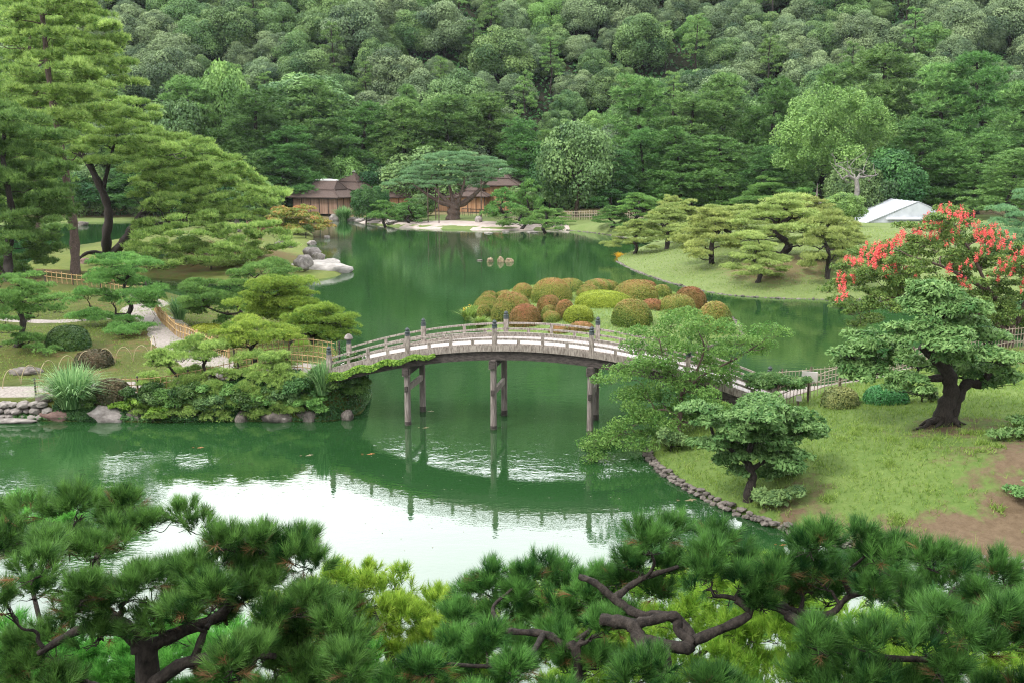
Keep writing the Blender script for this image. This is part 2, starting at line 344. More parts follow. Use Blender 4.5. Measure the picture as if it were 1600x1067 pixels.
# ------------------------------------------------------------------ the land
def chaikin(p, it=2):
    p = np.asarray(p, float)
    for _ in range(it):
        q = np.roll(p, -1, 0); p = np.stack([.75*p+.25*q, .25*p+.75*q], 1).reshape(-1,2)
    return p
def sdist(poly, X, Y):
    """distance inside the outline, negative outside"""
    d = np.full(X.shape, 1e9); ins = np.zeros(X.shape, bool); n = len(poly)
    for i in range(n):
        a = poly[i]; b = poly[(i+1)%n]; e = b-a; L = max(e@e, 1e-9)
        t = np.clip(((X-a[0])*e[0]+(Y-a[1])*e[1])/L, 0, 1)
        d = np.minimum(d, np.hypot(X-a[0]-t*e[0], Y-a[1]-t*e[1]))
        c = ((a[1] > Y) != (b[1] > Y)); 
        xi = a[0]+(Y-a[1])*(b[0]-a[0])/(b[1]-a[1] if abs(b[1]-a[1])>1e-9 else 1e-9)
        ins ^= c & (X < xi)
    return np.where(ins, d, -d)
def fbm(X, Y, s, seed=0):
    r = np.random.default_rng(seed); z = np.zeros_like(X)
    for k in range(5):
        a = r.uniform(0, 6.28, 3); f = s*1.9**k
        z += (np.sin(X*f*math.cos(a[0])+Y*f*math.sin(a[0])+a[1])*np.sin(-X*f*.9*math.sin(a[0]+.5)+Y*f*.9*math.cos(a[0]+.5)+a[2]))*.55**k
    return z
HILL_FOOT = 206.0
def hill_h(X, Y):
    t = np.maximum(Y-HILL_FOOT-6*np.sin(X*.021+1)-3*np.sin(X*.06), 0)
    h = 113*(1-np.exp(-t*.66/113*(1+t/160.)))
    return h*(1+.05*np.sin(X*.018+.6)+.03*np.sin(X*.05))*sstep(0, 14, t)
LANDS = {}
def land(name, poly, hf, mat, bounds, step, soil=None, kindname=None, it=2):
    LANDS[name] = (chaikin(poly, it), hf, mat, bounds, step, soil)
land('left_bank', [(-70,43),(-40,43.2),(-22.7,42.9),(-15.5,42.4),(-11.5,42.8),(-9.5,42.7),(-7.7,42.8),(-6.9,44.0),(-6.8,46.4),(-7.2,49),(-8.3,52),(-10.5,58),(-13.5,65),(-20,72),(-26,79),(-33,87),(-38,94.5),(-44,97.5),(-56,99),(-75,96)],
  lambda X,Y,s: np.minimum(.75*sstep(0,.9,s)+.2*sstep(.8,3,s),9)+(1.12*sstep(-17,-9.5,X))*sstep(.0,1.3-.85*sstep(-12,-10,X),s)*(1-sstep(50,56,Y))+.55*sstep(2.5,9,s)*sstep(47,54,Y)+.12*fbm(X,Y,.35,1)*sstep(1,4,s),
  G_MOSS, (-66,-5,42,101), .35, lambda X,Y,s: .20+.25*fbm(X,Y,.25,9)+.35*sstep(75,90,Y))
land('left_island', [(-21.2,92.8),(-18,94.5),(-16.6,98),(-18,104),(-20.5,112),(-24.5,121),(-27,131),(-28,142),(-31,155),(-36,160),(-50,155),(-54,142),(-57,125),(-54,110),(-50,102.5),(-45,99.5),(-38,97),(-31,93.8),(-26,92)],
  lambda X,Y,s: .35*sstep(0,.8,s)+2.0*sstep(0,15,s)+.15*fbm(X,Y,.2,2)*sstep(1,5,s), G_ISLE, (-82,-14,90,164), .7,
  lambda X,Y,s: .22+.55*np.exp(-(((X+29)/7)**2+((Y-105)/9)**2))+.12*fbm(X,Y,.2,5))
land('azalea_island', [(-3.1,72),(-2.6,67),(-.5,63),(3,60.5),(8,59.6),(11.5,60),(14.6,62.8),(15.6,67),(16,75),(15,82),(11.5,88.5),(6,91),(1.5,89),(-2,82.5),(-3.3,77)],
  lambda X,Y,s: .22*sstep(0,.5,s)+.65*sstep(0,8,s)+.05*fbm(X,Y,.4,3)*sstep(.5,2,s), G_AZ, (-5,18,58,93), .4, lambda X,Y,s: .08+.12*fbm(X,Y,.4,6)+.35*(1-sstep(0,.7,s)))
land('lawn_island', [(11.6,113.6),(12.2,106),(12.9,100),(15.0,90.5),(17.6,84),(21.2,81.6),(26.5,80.8),(31,80.4),(42,79),(60,82),(90,95),(95,160),(60,160),(30,150),(21,140),(17.5,131),(14.2,121)],
  lambda X,Y,s: .3*sstep(0,.6,s)+2.0*sstep(0,14,s)+.8*sstep(12,40,s)+.12*fbm(X,Y,.2,4)*sstep(1,5,s), G_PALE, (10,97,78,162), .7,
  lambda X,Y,s: .12+.62*np.exp(-(((X-25)/4.5)**2+((Y-92)/6)**2))+.35*np.exp(-(((X-22)/2.5)**2+((Y-90)/6)**2))+.12*fbm(X,Y,.3,5))
land('right_bank', [(5.3,37.6),(5.5,35.6),(6.2,33.4),(7.3,31.2),(8.6,29.4),(10.4,28),(13.5,27),(18,26.2),(26,25.6),(60,24),(60,72),(46,66),(31,57.5),(23,52.5),(17.5,49.6),(13,47.6),(9.4,45.6),(7.6,43.8),(6.2,41),(5.6,39.4)],
  lambda X,Y,s: .32*sstep(0,.35,s)+1.25*sstep(.2,5.5,s)+.9*sstep(12,24,X)*sstep(1,6,s)+.09*fbm(X,Y,.5,7)*sstep(.8,3,s), G_LAWN, (4,50,24,70), .28,
  lambda X,Y,s: -.02+.72*np.exp(-(((X-13.5)/5.5)**2+((Y-27.8)/2.4)**2))+.55*np.exp(-(((X-17.5)/3.6)**2+((Y-31)/3.6)**2))+.5*np.exp(-(((X-15.6)/2.2)**2+((Y-35.2)/1.5)**2))+.45*np.exp(-(((X-8.6)/1.7)**2+((Y-30.6)/1.6)**2))+.38*np.exp(-(((X-6.6)/1.2)**2+((Y-35.5)/3)**2))+.4*sstep(19,24,X)*np.ones_like(X)+.20*fbm(X,Y,1.0,8))
land('far_bank', [(-130,70),(-120,120),(-100,170),(-62,183),(-45,189),(-36,187.5),(-30,184),(-26,174),(-20,166.5),(-16.5,163),(-10,160.5),(-4,158.5),(3,159),(7,161),(10,157.5),(14,151),(16,144.5),(19,138),(26,140),(40,150),(60,152),(110,150),(140,110),(340,110),(340,430),(-340,430),(-340,70)],
  lambda X,Y,s: .5*sstep(0,2,s)+.5*sstep(3,14,s)+1.2*np.exp(-(((X-17)/6)**2+((Y-156)/9)**2))+hill_h(X,Y)+.1*fbm(X,Y,.1,4)*sstep(2,6,s), G_PALE, (-110,110,108,207), 1.3,
  lambda X,Y,s: .1+.9*sstep(181,190,Y)+.0*X)
land('hillside', [(-60,-60),(60,-60),(60,17),(30,18),(14,18.2),(0,18),(-14,18.4),(-30,19),(-60,20)],
  lambda X,Y,s: np.interp(Y+.25*fbm(X,Y,.5,3), [-60,0,2,4,6,8,12,15,18.2,21], [9.9,9.85,9.5,7.8,6.0,4.3,1.9,.8,0,-.8]), G_HILL, (-34,34,-6,20), .5, lambda X,Y,s: .3+.2*fbm(X,Y,.6,2))
def ground(x, y):
    X = np.atleast_1d(np.asarray(x, float)); Y = np.atleast_1d(np.asarray(y, float)); z = np.full(X.shape, -.6)
    for k, (poly, hf, mat, bd, st, soil) in LANDS.items():
        s = sdist(poly, X, Y); z = np.maximum(z, np.where(s > 0, hf(X, Y, np.maximum(s,0)), -9))
    return z if np.ndim(x) else float(z[0])
def at(px, py):
    """point of the land (or water) first met by the sight line of a photo pixel"""
    d = ray(px, py); t = np.linspace(3/d[1], 215/d[1], 3000); z = CAMH+d[2]*t; g = np.maximum(ground(d[0]*t, d[1]*t), 0)
    k = np.nonzero(z <= g)[0]; k = k[0] if len(k) else len(t)-1
    return np.array([d[0]*t[k], d[1]*t[k], g[k]])
SURF = {'left_bank':'mossy_bank','left_island':'island_ground','azalea_island':'islet_ground','lawn_island':'pale_lawn','right_bank':'lawn','far_bank':'far_bank','hillside':'hillside'}
def grid_sheet(name, poly, hf, mat, bd, step, soil, skirt=.5):
    xs = np.arange(bd[0], bd[1]+step, step); ys = np.arange(bd[2], bd[3]+step, step)
    X, Y = np.meshgrid(xs, ys); X=X.ravel(); Y=Y.ravel(); s = sdist(poly, X, Y)
    Z = np.where(s > 0, hf(X,Y,np.maximum(s,0)), np.maximum(s*.9, -1.6))
    nx, ny = len(xs), len(ys); i = (np.arange(ny-1)[:,None]*nx+np.arange(nx-1)[None,:]).ravel()
    F = np.stack([i,i+1,i+nx+1,i+nx],1); keep = (s[F] > -2.2*step-.6).any(1)
    mb = MB(); mb.add(np.stack([X,Y,Z],1), F[keep], .5, 0, True)
    so = soil(X,Y,s) if soil else np.zeros_like(X)
    return struct(mb.build(name, mat, vattr={'soil': so}))
for k, a in LANDS.items(): grid_sheet(SURF[k], *a)
# wooded hill and the plain ground that carries on past everything
def sheet(name, x0,x1,y0,y1,nx,ny,f,mat,soil=.5):
    xs=np.linspace(x0,x1,nx); ys=np.linspace(y0,y1,ny); X,Y=np.meshgrid(xs,ys); X=X.ravel();Y=Y.ravel()
    i=(np.arange(ny-1)[:,None]*nx+np.arange(nx-1)[None,:]).ravel()
    mb=MB(); mb.add(np.stack([X,Y,f(X,Y)],1), np.stack([i,i+1,i+nx+1,i+nx],1), .5, 0, True)
    return struct(mb.build(name, mat, vattr={'soil':np.full(len(X),soil)}))
sheet('hill', -340,340,206,430,120,70, lambda X,Y: hill_h(X,Y)+1.0-.06, G_HILL)
sheet('ground', -460,460,-460,460,31,31, lambda X,Y: np.full_like(X,-3.0), G_HILL)
sheet('pond', -160,160,12,215,2,2, lambda X,Y: np.zeros_like(X), WATER)

# gravel walks draped over the land
def walk(name, pts, w, lift=.03, mat=GRAVEL, closed=False):
    p = catmull(np.asarray(pts,float), 8); T = nrm(np.gradient(p,axis=0)); N = np.stack([-T[:,1],T[:,0]],1)
    w = np.interp(np.linspace(0,1,len(p)), np.linspace(0,1,len(np.atleast_1d(w))), np.atleast_1d(w)) if np.ndim(w) else np.full(len(p), w)
    m = 7; u = np.linspace(-1,1,m); G = p[:,None,:]+N[:,None,:]*(w[:,None,None]/2)*u[None,:,None]
    X=G[...,0].ravel(); Y=G[...,1].ravel(); Z=ground(X,Y)+lift-.08*(np.abs(np.tile(u,len(p)))>.99)
    i=(np.arange(len(p)-1)[:,None]*m+np.arange(m-1)[None,:]).ravel()
    mb=MB(); mb.add(np.stack([X,Y,Z],1), np.stack([i,i+1,i+m+1,i+m],1), .5,0,True); return struct(mb.build(name, mat))
walk('path', [(-40,44.6),(-30,44.7),(-22.5,44.8),(-18,45.1),(-13,45.3),(-9.9,44.6),(-8.35,44.15)], [1.8,1.8,1.9,2.2,2.4,2.2,2.2])
walk('path', [(-13.2,46),(-15.5,49.5),(-18.5,54),(-21.5,60.5),(-25.2,66),(-26,72),(-33,77.5)], [2.2,2.6,3.0,3.0,2.4,2.2,2.2], .035)
walk('path', [(-24,62.5),(-29,61.5),(-35,62),(-45,63)], [1.8,1.6,1.4,1.4], .04)
walk('path', [(10.2,40.6),(12.2,42.6),(15,44.4),(20,46.6),(27,51),(36,56)], [2.3,2.4,2.6,2.8,2.8,2.8])
walk('sandbar', [(-27,177),(-20,168.8),(-13,164.4),(-5,161.6),(3,161.2),(9,161.6)], [5,10,14.5,15,11,5], .06, solid_mat("shore_sand", (.33,.27,.24), (.46,.39,.36), 1.2, .95, .3))

# stone kerb along the near lawn, and low ones on the far lawn and islet
def rock_mesh(seed, flat=.6, sub=3, rough=.35):
    import bmesh
    bm = bmesh.new(); bmesh.ops.create_icosphere(bm, subdivisions=sub, radius=1)
    o = Vector((seed*3.7, seed*1.3, seed*7.1))
    for v in bm.verts:
        c = v.co.copy()
        d = 1+rough*mnoise.noise(c*1.1+o)+rough*.5*mnoise.noise(c*2.6+o)+rough*.22*mnoise.noise(c*6+o)
        # flattened facets give the split-stone look
        q = Vector((round(c.x*2.2)/2.2, round(c.y*2.2)/2.2, round(c.z*2.2)/2.2))
        v.co = (c*.72+q*.28)*d; v.co.z *= flat
    me = bpy.data.meshes.new("rock"); bm.to_mesh(me); bm.free()
    for p in me.polygons: p.use_smooth = sub >= 3
    V = np.array([v.co for v in me.vertices]); F = np.array([p.vertices[:] for p in me.polygons])
    return me, V, F
ROCKS = [rock_mesh(i, .62, 3) for i in range(6)]
PEB = [rock_mesh(i+20, .7, 1, .3) for i in range(5)]
def rock(name, label, px, py, wpx, hpx, depth=None, mat=STONE, k=0, rz=0, z=None, cat='rock', group=None):
    p = at(px, py) if z is None else P(px, py, z); s = wpx/2*p[1]/FPX/math.cos(PITCH)
    h = hpx*p[1]/FPX
    o = bpy.data.objects.new(name, ROCKS[k%6][0].copy()); COL.objects.link(o); o.data.materials.append(mat)
    o.location = (p[0], p[1]+s*.4, p[2]+h*.12); o.rotation_euler=(0,0,rz); o.scale = (s, s*.75 if depth is None else depth, h*.95/.62*.62)
    return tag(o, label, cat, group)
def kerb(name, label, pts, size, mat, seed, z=.06, rows=2, cat='edging'):
    rng=np.random.default_rng(seed); p=catmull(np.asarray(pts,float),30); L=np.concatenate([[0],np.cumsum(np.linalg.norm(np.diff(p,axis=0),axis=1))]); mb=MB(); d=0
    T=nrm(np.gradient(p,axis=0)); N=np.stack([-T[:,1],T[:,0]],1)
    while d<L[-1]:
        w=size*rng.uniform(.5,1.55); c=np.array([np.interp(d,L,p[:,0]),np.interp(d,L,p[:,1])]); nn=np.array([np.interp(d,L,N[:,0]),np.interp(d,L,N[:,1])])
        for r in range(rows):
            _,V,F=PEB[rng.integers(5)]; a=rng.uniform(0,6.28); R=np.array([[math.cos(a),-math.sin(a),0],[math.sin(a),math.cos(a),0],[0,0,1]])
            q=c+nn*(r*size*.62-.1)+rng.normal(size=2)*size*.08
            mb.add((V@R.T)*np.array([w*.56,w*.5,size*.55])+np.array([q[0],q[1],z+r*size*.42+rng.normal()*.035]),F,rng.uniform(),0,False)
        d+=w*.98
    return tag(mb.build(name, mat), label, cat)
def poly_part(name, a, b):
    """the stretch of a land's shoreline between two places"""
    p = LANDS[name][0]; i=int(np.argmin(np.hypot(*(p-np.array(a)).T))); j=int(np.argmin(np.hypot(*(p-np.array(b)).T)))
    return p[i:j+1] if i<=j else np.concatenate([p[i:],p[:j+1]])
kerb('stone_edging','rough grey stone edging two courses high round the near lawn shore', poly_part('right_bank',(5.3,37.6),(18,26.2)), .215, STONE, 1)
kerb('stone_edging','low pale stone edging along the shore of the far lawn with clipped pines', poly_part('lawn_island',(11.8,111),(42,79)), .34, STONE, 2, -.05, 1)
kerb('stone_edging','low stone edging round the azalea islet', np.vstack([poly_part('azalea_island',(8,59.6),(15,82)),]), .32, STONE, 3, -.04, 1)
kerb('stone_edging','pale stone edging below the far green bank and fence', poly_part('far_bank',(7,161),(19,138)), .4, STONE, 4, -.05, 1)
# ------------------------------------------------------------------ the arched bridge
TH = math.radians(10.6); BU = np.array([math.cos(TH), -math.sin(TH), 0]); BN = np.array([math.sin(TH), math.cos(TH), 0]); UP = np.array([0,0,1.])
B0 = np.array([-0.8, 41.4, 0]); BW = 2.5
def bz(s): return 3.62-.0192*(s-1.2)**2
def bp(s, off=0, z=0): return B0+BU*s+BN*off+UP*(bz(s)+z)
def bslope(s): return -.0384*(s-1.2)
def bar(mb, s0, s1, off, z0, z1, width, n=None, tone=.5, mat=0):
    n = n or max(2, int(abs(s1-s0)/.35)+1); ss=np.linspace(s0,s1,n); V=[]
    for s in ss:
        for o,z in ((off-width/2,z0),(off+width/2,z0),(off+width/2,z1),(off-width/2,z1)): V.append(bp(s,o,z))
    i=np.arange(n-1)[:,None]*4; j=np.arange(4)[None,:]; k=(j+1)%4
    mb.add(V, np.stack([i+j,i+4+j,i+4+k,i+k],-1).reshape(-1,4), tone, mat)
    mb.add(V[:4], [[0,1,2,3]], tone, mat); mb.add(V[-4:], [[3,2,1,0]], tone, mat)
br = thing('arched_bridge','weathered grey wooden arched footbridge with capped posts over the green pond','bridge',B0)
mb=MB(); 
S0,S1=-7.45,11.75
npl=int((S1-S0)/.22)
for i in range(npl):                       # cross planks of the walking surface
    a=S0+(S1-S0)*i/npl; b=S0+(S1-S0)*(i+1)/npl-.012
    V=[bp(s,o,z) for s in (a,b) for o,z in ((.1,-.07),(BW-.1,-.07),(BW-.1,.03),(.1,.03))]
    mb.add(V,[[0,1,2,3],[7,6,5,4],[0,4,5,1],[1,5,6,2],[2,6,7,3],[3,7,4,0]],(i*.37)%1)
mb.build('deck',WOOD_DECK,br)
for off in (-.02, BW+.02):
    mb=MB(); bar(mb,S0,S1,off,-.16,.10,.20); bar(mb,S0,S1,off,.103,.15,.12); mb.build('edge_beam',WOOD_W,br)
    mb=MB(); bar(mb,S0+.2,S1-.2,off+(.12 if off<1 else -.12),-.56,-.162,.24); mb.build('girder',WOOD_DK,br)
mb=MB(); bar(mb,S0+.3,S1-.3,BW/2,-.5,-.08,.24)
for s in np.arange(S0+.4,S1,.8): box(mb,bp(s,BW/2,-.25),.12,BW-.35,.16,BU,BN)
mb.build('underframe',WOOD_DK,br)
PS=[-7.33,-3.75,.07,4.18,8.15,11.6]
for off in (-.02,BW+.02):
    for z,w,nm in ((.60,.085,'handrail'),(.345,.09,'middle_rail')):
        mb=MB(); bar(mb,S0+.1,S1-.1,off,z-.04,z+.04,w); mb.build(nm,WOOD_W,br)
    mb=MB()
    for a,b in zip(PS[:-1],PS[1:]):
        for k,f in enumerate((.25,.5,.75)):
            s=a+(b-a)*f; box(mb,bp(s,off,.235 if f!=.5 else .35),.13,.075,.165 if f!=.5 else .40,BU,BN)
    mb.build('baluster',WOOD_W,br)
    for i,s in enumerate(PS):
        mb=MB(); c=bp(s,off); h0,h1=(-.17,.80) if 0<i<5 else (-.5,.80)
        box(mb,c+UP*(h0+h1)/2,.19,.19,h1-h0,BU,BN); ps=mb.build('post',WOOD_W,br)
        mb=MB(); wh=(i==0 and off>1)
        lathe(mb,c+UP*.803,[(.115,0),(.118,.02),(.11,.03),(.108,.13),(.118,.15),(.118,.17),(.07,.19),(.065,.205),(.10,.235),(.105,.26),(.085,.295),(.045,.325),(.018,.35),(.012,.375)],12)
        mb.build('finial',COPPER,ps)
        if wh:
            mb=MB(); lathe(mb,c+UP*1.0,[(.06,.18),(.19,.02+.0),(.20,.0),(.2,.06),(.16,.16),(.08,.235),(.01,.25)],14); tag(mb.build('snow_cap',STONE_L,ps),'pale domed cap over the post top')
for s in (-3.82,.0,4.15):
    for off in (.05,BW+.05-.1):
        mb=MB(); c=B0+BU*s+BN*off; top=bz(s)-.56
        tube(mb,[c+UP*-.8,c+UP*.6,c+UP*top],[.145,.14,.135],10); tube(mb,[c+UP*-.3,c+UP*(.16+.1*off/3)],.149,10,1); lg=mb.build('leg',[WOOD_LEG,WOOD_DK],br)
        mb=MB(); box(mb,c+UP*(top-.22)-BN*.13,.34,.12,.34,BU,BN); mb.build('cap_block',WOOD_LEG,lg)
        mb=MB(); box(mb,c+UP*1.62-BN*(.16 if off<1 else -.16),.13,.16,.24,BU,BN); mb.build('tenon',WOOD_DK,lg)
    mb=MB(); box(mb,B0+BU*s+BN*(BW/2)+UP*(bz(s)-.72),.28,BW+.5,.31,BU,BN); mb.build('crossbeam',WOOD_DK,br)
    mb=MB(); box(mb,B0+BU*s+BN*(BW/2)+UP*1.62,.12,BW-.25,.26,BU,BN); mb.build('tie_beam',WOOD_W,br)
rng=np.random.default_rng(5); mb=MB()                      # ivy along the left edge of the bridge
n=2600; s=-7.4+4.9*rng.uniform(0,1,n)**1.15; dz=-.10-.34*rng.uniform(0,1,n)**1.3*(1-.55*(s+7.4)/4.9)+.12*np.sin(s*5)*.5
C=np.array([bp(a,-.17-.12*rng.uniform(),b) for a,b in zip(s,dz)]); leaves(mb,C,np.tile(-BN+.4*UP,(n,1)),.055,rng,rng.uniform(.1,1,n),.8,.5)
tag(mb.build('ivy',IVY),'bright ivy trailing along the left end of the arched bridge','ivy')

# ------------------------------------------------------------------ tea house roofs and walls
def hip_house(label, corner, ang, L, Wd, z0, wall_h, roof_h, over, ridge, wallm, tier=False, stilts=True, ridgem=WHITE_P):
    """corner = near corner; L runs to the left-back, Wd runs to the right-back"""
    c=np.array([corner[0],corner[1],0.]); ul=np.array([-math.cos(ang),math.sin(ang),0]); uw=np.array([math.sin(ang),math.cos(ang),0])
    t=thing('tea_house',label,'building',(c[0],c[1],z0))
    m=c+ul*L/2+uw*Wd/2
    mb=MB(); box(mb,m+UP*(z0+wall_h/2),L,Wd,wall_h,ul,uw); mb.build('wall',wallm,t)
    mb=MB()
    for q in np.arange(0,L+.1,L/max(2,round(L/1.9))): box(mb,c+ul*q-uw*.03+UP*(z0+wall_h/2),.10,.07,wall_h,ul,uw)
    for q in np.arange(0,Wd+.1,Wd/max(2,round(Wd/1.9))): box(mb,c-ul*.03+uw*q+UP*(z0+wall_h/2),.07,.10,wall_h,ul,uw)
    box(mb,m+UP*(z0+wall_h-.06),L+.16,Wd+.16,.18,ul,uw); mb.build('wall_frame',WOOD_DK,t)
    if stilts:
        mb=MB()
        for a in np.linspace(.04,.96,6):
            for b in (.03,.5,.97): box(mb,c+ul*L*a+uw*Wd*b+UP*(z0-.5),.16,.16,1.02,ul,uw)
        mb.build('stilts',WOOD_DK,t)
    mb=MB(); ze=z0+wall_h-.02
    def ringv(ext,z): return [m+ul*(a*(L/2+ext))+uw*(b*(Wd/2+ext))+UP*z for a,b in ((1,-1),(-1,-1),(-1,1),(1,1))]
    def tierr(e0,z0_,e1,z1_):
        A=ringv(e0,z0_); B=ringv(e1,z1_); mb.add(A+B,[[1,0,4,5],[2,1,5,6],[3,2,6,7],[0,3,7,4]],.5)
    A=ringv(over,ze); A2=ringv(over,ze+.16); mb.add(A+A2,[[0,1,5,4],[1,2,6,5],[2,3,7,6],[3,0,4,7],[0,3,2,1]],.5)
    mid=-min(L,Wd)*.26; zmid=ze+.16+roof_h*.42
    tierr(over,ze+.163,mid,zmid); tierr(mid+.0,zmid,mid+.22,zmid+.05) if False else None
    A=ringv(mid+.25,zmid-.02); mb.add(A+ringv(mid+.25,zmid+.10),[[1,0,4,5],[2,1,5,6],[3,2,6,7],[0,3,7,4]],.5)
    B=ringv(mid+.25,zmid+.10); rl=ridge/2; R=[m+ul*rl+UP*(ze+.16+roof_h), m-ul*rl+UP*(ze+.16+roof_h)]
    mb.add(B+R,[[1,0,4,5],[3,2,5,4]],.5); mb.add(B+R,[[2,1,5],[0,3,4]],.5)
    rf=mb.build('roof',ROOF_M,t)
    mb=MB(); box(mb,m+UP*(ze+.16+roof_h+.06),max(ridge,.5)+.4,.34,.26,ul,uw); box(mb,m+UP*(ze+.16+roof_h+.22),max(ridge,.4)*.5+.1,.22,.10,ul,uw); mb.build('ridge_cap',ridgem,rf)
    mb=MB()
    for q in (0,1,2,3):
        a=np.array(ringv(over+.02,ze+.2)[q]); b=np.array(ringv(mid+.25,zmid+.14)[q]); tube(mb,[a,b,np.array(R[0] if q in (0,3) else R[1])+UP*.04],.09,5)
    mb.build('hip_ridge',ROOF_M,rf)
    return t
def Pz(px,Y): x=(px-800)/FPX*Y/ math.cos(PITCH)*1.0; return x
def colx(px, Y): return Q(px, 320, Y)[0]
hip_house('long tea house of grey brown planks on stilts, nearest the pond', (colx(527,187),187), math.radians(24), 10.0, 8.4, .9, 3.0, 3.0, .9, 4.6, PLANK)
hip_house('pyramid roofed tea house rising just behind the plank walled one', (colx(562,197),197), math.radians(24), 7.5, 7.5, 1.0, 4.0, 3.4, .9, .3, PLANK, stilts=False)
hip_house('low long tea house wing with orange walls behind the spreading pine', (colx(715,197),197), math.radians(4), 17.5, 6.0, 1.0, 2.6, 2.6, .9, 12, PLANK_O, stilts=False)
hip_house('tea house with two stepped roofs to the right of the spreading pine', (colx(805,196),196), math.radians(10), 6.6, 6.6, 1.0, 4.9, 2.9, .8, .4, PLANK_O, stilts=False)
hip_house('small low roofed wing with orange wall between spreading pine and stepped roofs', (colx(757,193),193), math.radians(10), 5.0, 4.6, 1.0, 2.9, 2.2, .8, 1.6, PLANK_O, stilts=False)

# white roofed pavilion on the right
c=at(1352,362); c=np.array([Q(1352,360,142)[0],142,ground(Q(1352,360,142)[0],142)]); zt=c[2]; 
t=thing('white_pavilion','white roofed pavilion with open sides behind the red flowering tree','pavilion',c)
zr=lambda py,Y=142: Q(800,py,Y)[2]
Wp=9.6; ze=zr(351); zk=zr(317)
mb=MB()
x0,y0=c[0],c[1]
Rg=[(x0+7.2,y0,zk),(x0+7.2,y0+10,zk)]; El=[(x0-.3,y0-.4,ze),(x0-.3,y0+10,ze)]; Er=[(x0+14.4,y0-.4,ze),(x0+14.4,y0+10,ze)]
V=[El[0],Rg[0],Rg[1],El[1],Er[0],Er[1]]; V2=[(a,b,d+.12) for a,b,d in V]
mb.add(V+V2,[[0,1,2,3],[1,4,5,2],[9,8,7,6],[8,11,10,7],[0,6,7,1],[1,7,10,4],[0,3,9,6],[4,10,11,5]],.5)
for q in np.linspace(0,1,6):
    yy=y0-.4+q*10.4; tube(mb,[(x0-.3,yy,ze+.15),(x0+7.2,yy+.4*(1-q),zk+.15)],.05,4); tube(mb,[(x0+7.2,yy+.4*(1-q),zk+.15),(x0+14.4,yy,ze+.15)],.05,4)
mb.build('roof',TENT_W,t)
mb=MB(); mb.add([(x0+2.6,y0-.6,zr(342)),(x0+8.3,y0-.6,zr(342)),(x0+8.3,y0-.6+2.6,zr(328)),(x0+4.4,y0-.6+2.6,zr(328)),
  (x0+2.6,y0-.6,zr(342)-.12),(x0+8.3,y0-.6,zr(342)-.12),(x0+8.3,y0+2.0,zr(328)-.12),(x0+4.4,y0+2.0,zr(328)-.12)],[[0,1,2,3],[7,6,5,4],[0,4,5,1],[1,5,6,2],[2,6,7,3],[3,7,4,0]],.5); mb.build('awning',TENT_W,t)
mb=MB(); box(mb,(x0+7,y0-.35,ze-.35),14.2,.06,.7); box(mb,(x0-.3,y0+5,ze-.35),.06,10,.7); mb.add([(x0,y0-.12,ze-.72),(x0+14.1,y0-.12,ze-.72),(x0+14.1,y0-.12,ze+.02),(x0+7.2,y0-.12,zk-.02),(x0,y0-.12,ze+.02),(x0,y0-.04,ze-.72),(x0+14.1,y0-.04,ze-.72),(x0+14.1,y0-.04,ze+.02),(x0+7.2,y0-.04,zk-.02),(x0,y0-.04,ze+.02)],[[0,1,2,4],[5,9,7,6]],.5); mb.add([(x0,y0-.12,ze+.02),(x0+14.1,y0-.12,ze+.02),(x0+7.2,y0-.12,zk-.02)],[[0,1,2]],.5); mb.build('valance',TENT_W,t)
for px_ in (0,4.7,9.4,14): 
    mb=MB(); tube(mb,[(x0+px_,y0-.2,zt-.2),(x0+px_,y0-.2,ze-.3)],.07,6); mb.build('pole',WHITE_P,t)

# ------------------------------------------------------------------ fences
def fence(label, pts, h, gap, mat, postgap=2.2, rails=(.3,.62,.92), post_mat=None, seed=0, pk=.016, group=None, ph=1.06):
    p=catmull(np.asarray(pts,float),12); L=np.concatenate([[0],np.cumsum(np.linalg.norm(np.diff(p,axis=0),axis=1))]); rng=np.random.default_rng(seed)
    pos=lambda d: np.array([np.interp(d,L,p[:,0]),np.interp(d,L,p[:,1])])
    a=pos(0); t=thing('bamboo_fence',label,'fence',(a[0],a[1],ground(a[0],a[1])),group)
    mb=MB(); d=gap/2
    dd=np.arange(0,L[-1],.4); PP=np.array([pos(q) for q in dd]); G=ground(PP[:,0],PP[:,1])
    for r in rails: tube(mb,np.column_stack([PP,G+h*r]),pk*1.25,5,tone=.5)
    d_=np.arange(gap/2,L[-1],gap); q=np.array([pos(x) for x in d_]); gz=ground(q[:,0],q[:,1])
    for k in range(len(d_)):
        lean=rng.normal(size=2)*.012
        tube(mb,[(q[k,0],q[k,1]-.025,gz[k]-.05),(q[k,0]+lean[0],q[k,1]-.025+lean[1],gz[k]+h*rng.uniform(.95,1.05))],pk,5,tone=rng.uniform())
    mb.build('lattice',mat,t)
    for x in np.arange(0,L[-1]+.01,L[-1]/max(1,round(L[-1]/postgap))):
        c=pos(min(x,L[-1])); g=ground(c[0],c[1]); mb=MB(); tube(mb,[(c[0],c[1]+.03,g-.1),(c[0],c[1]+.03,g+h*ph)],.045,7); mb.build('post',post_mat or WOOD_DK,t)
    return t
fence('low square bamboo lattice along the pond side of the left path by the reed clump',[(-21.5,43.75),(-17,43.95),(-13,44.2),(-10,44.1),(-8.0,43.45)],.92,.26,BAMBOO,seed=1)
fence('golden bamboo picket fence behind the bridge left end, under the yellow green pine',[(-13.5,47.4),(-10.5,47.2),(-8.2,46.4)],.95,.26,BAMBOO,seed=2)
fence('golden bamboo rail fence along the bend of the left path',[(-23.4,64.5),(-20.6,58.5),(-17.2,53.2),(-14.3,49.4)],.85,.30,BAMBOO,seed=3,rails=(.45,.85),post_mat=BAMBOO,pk=.03)
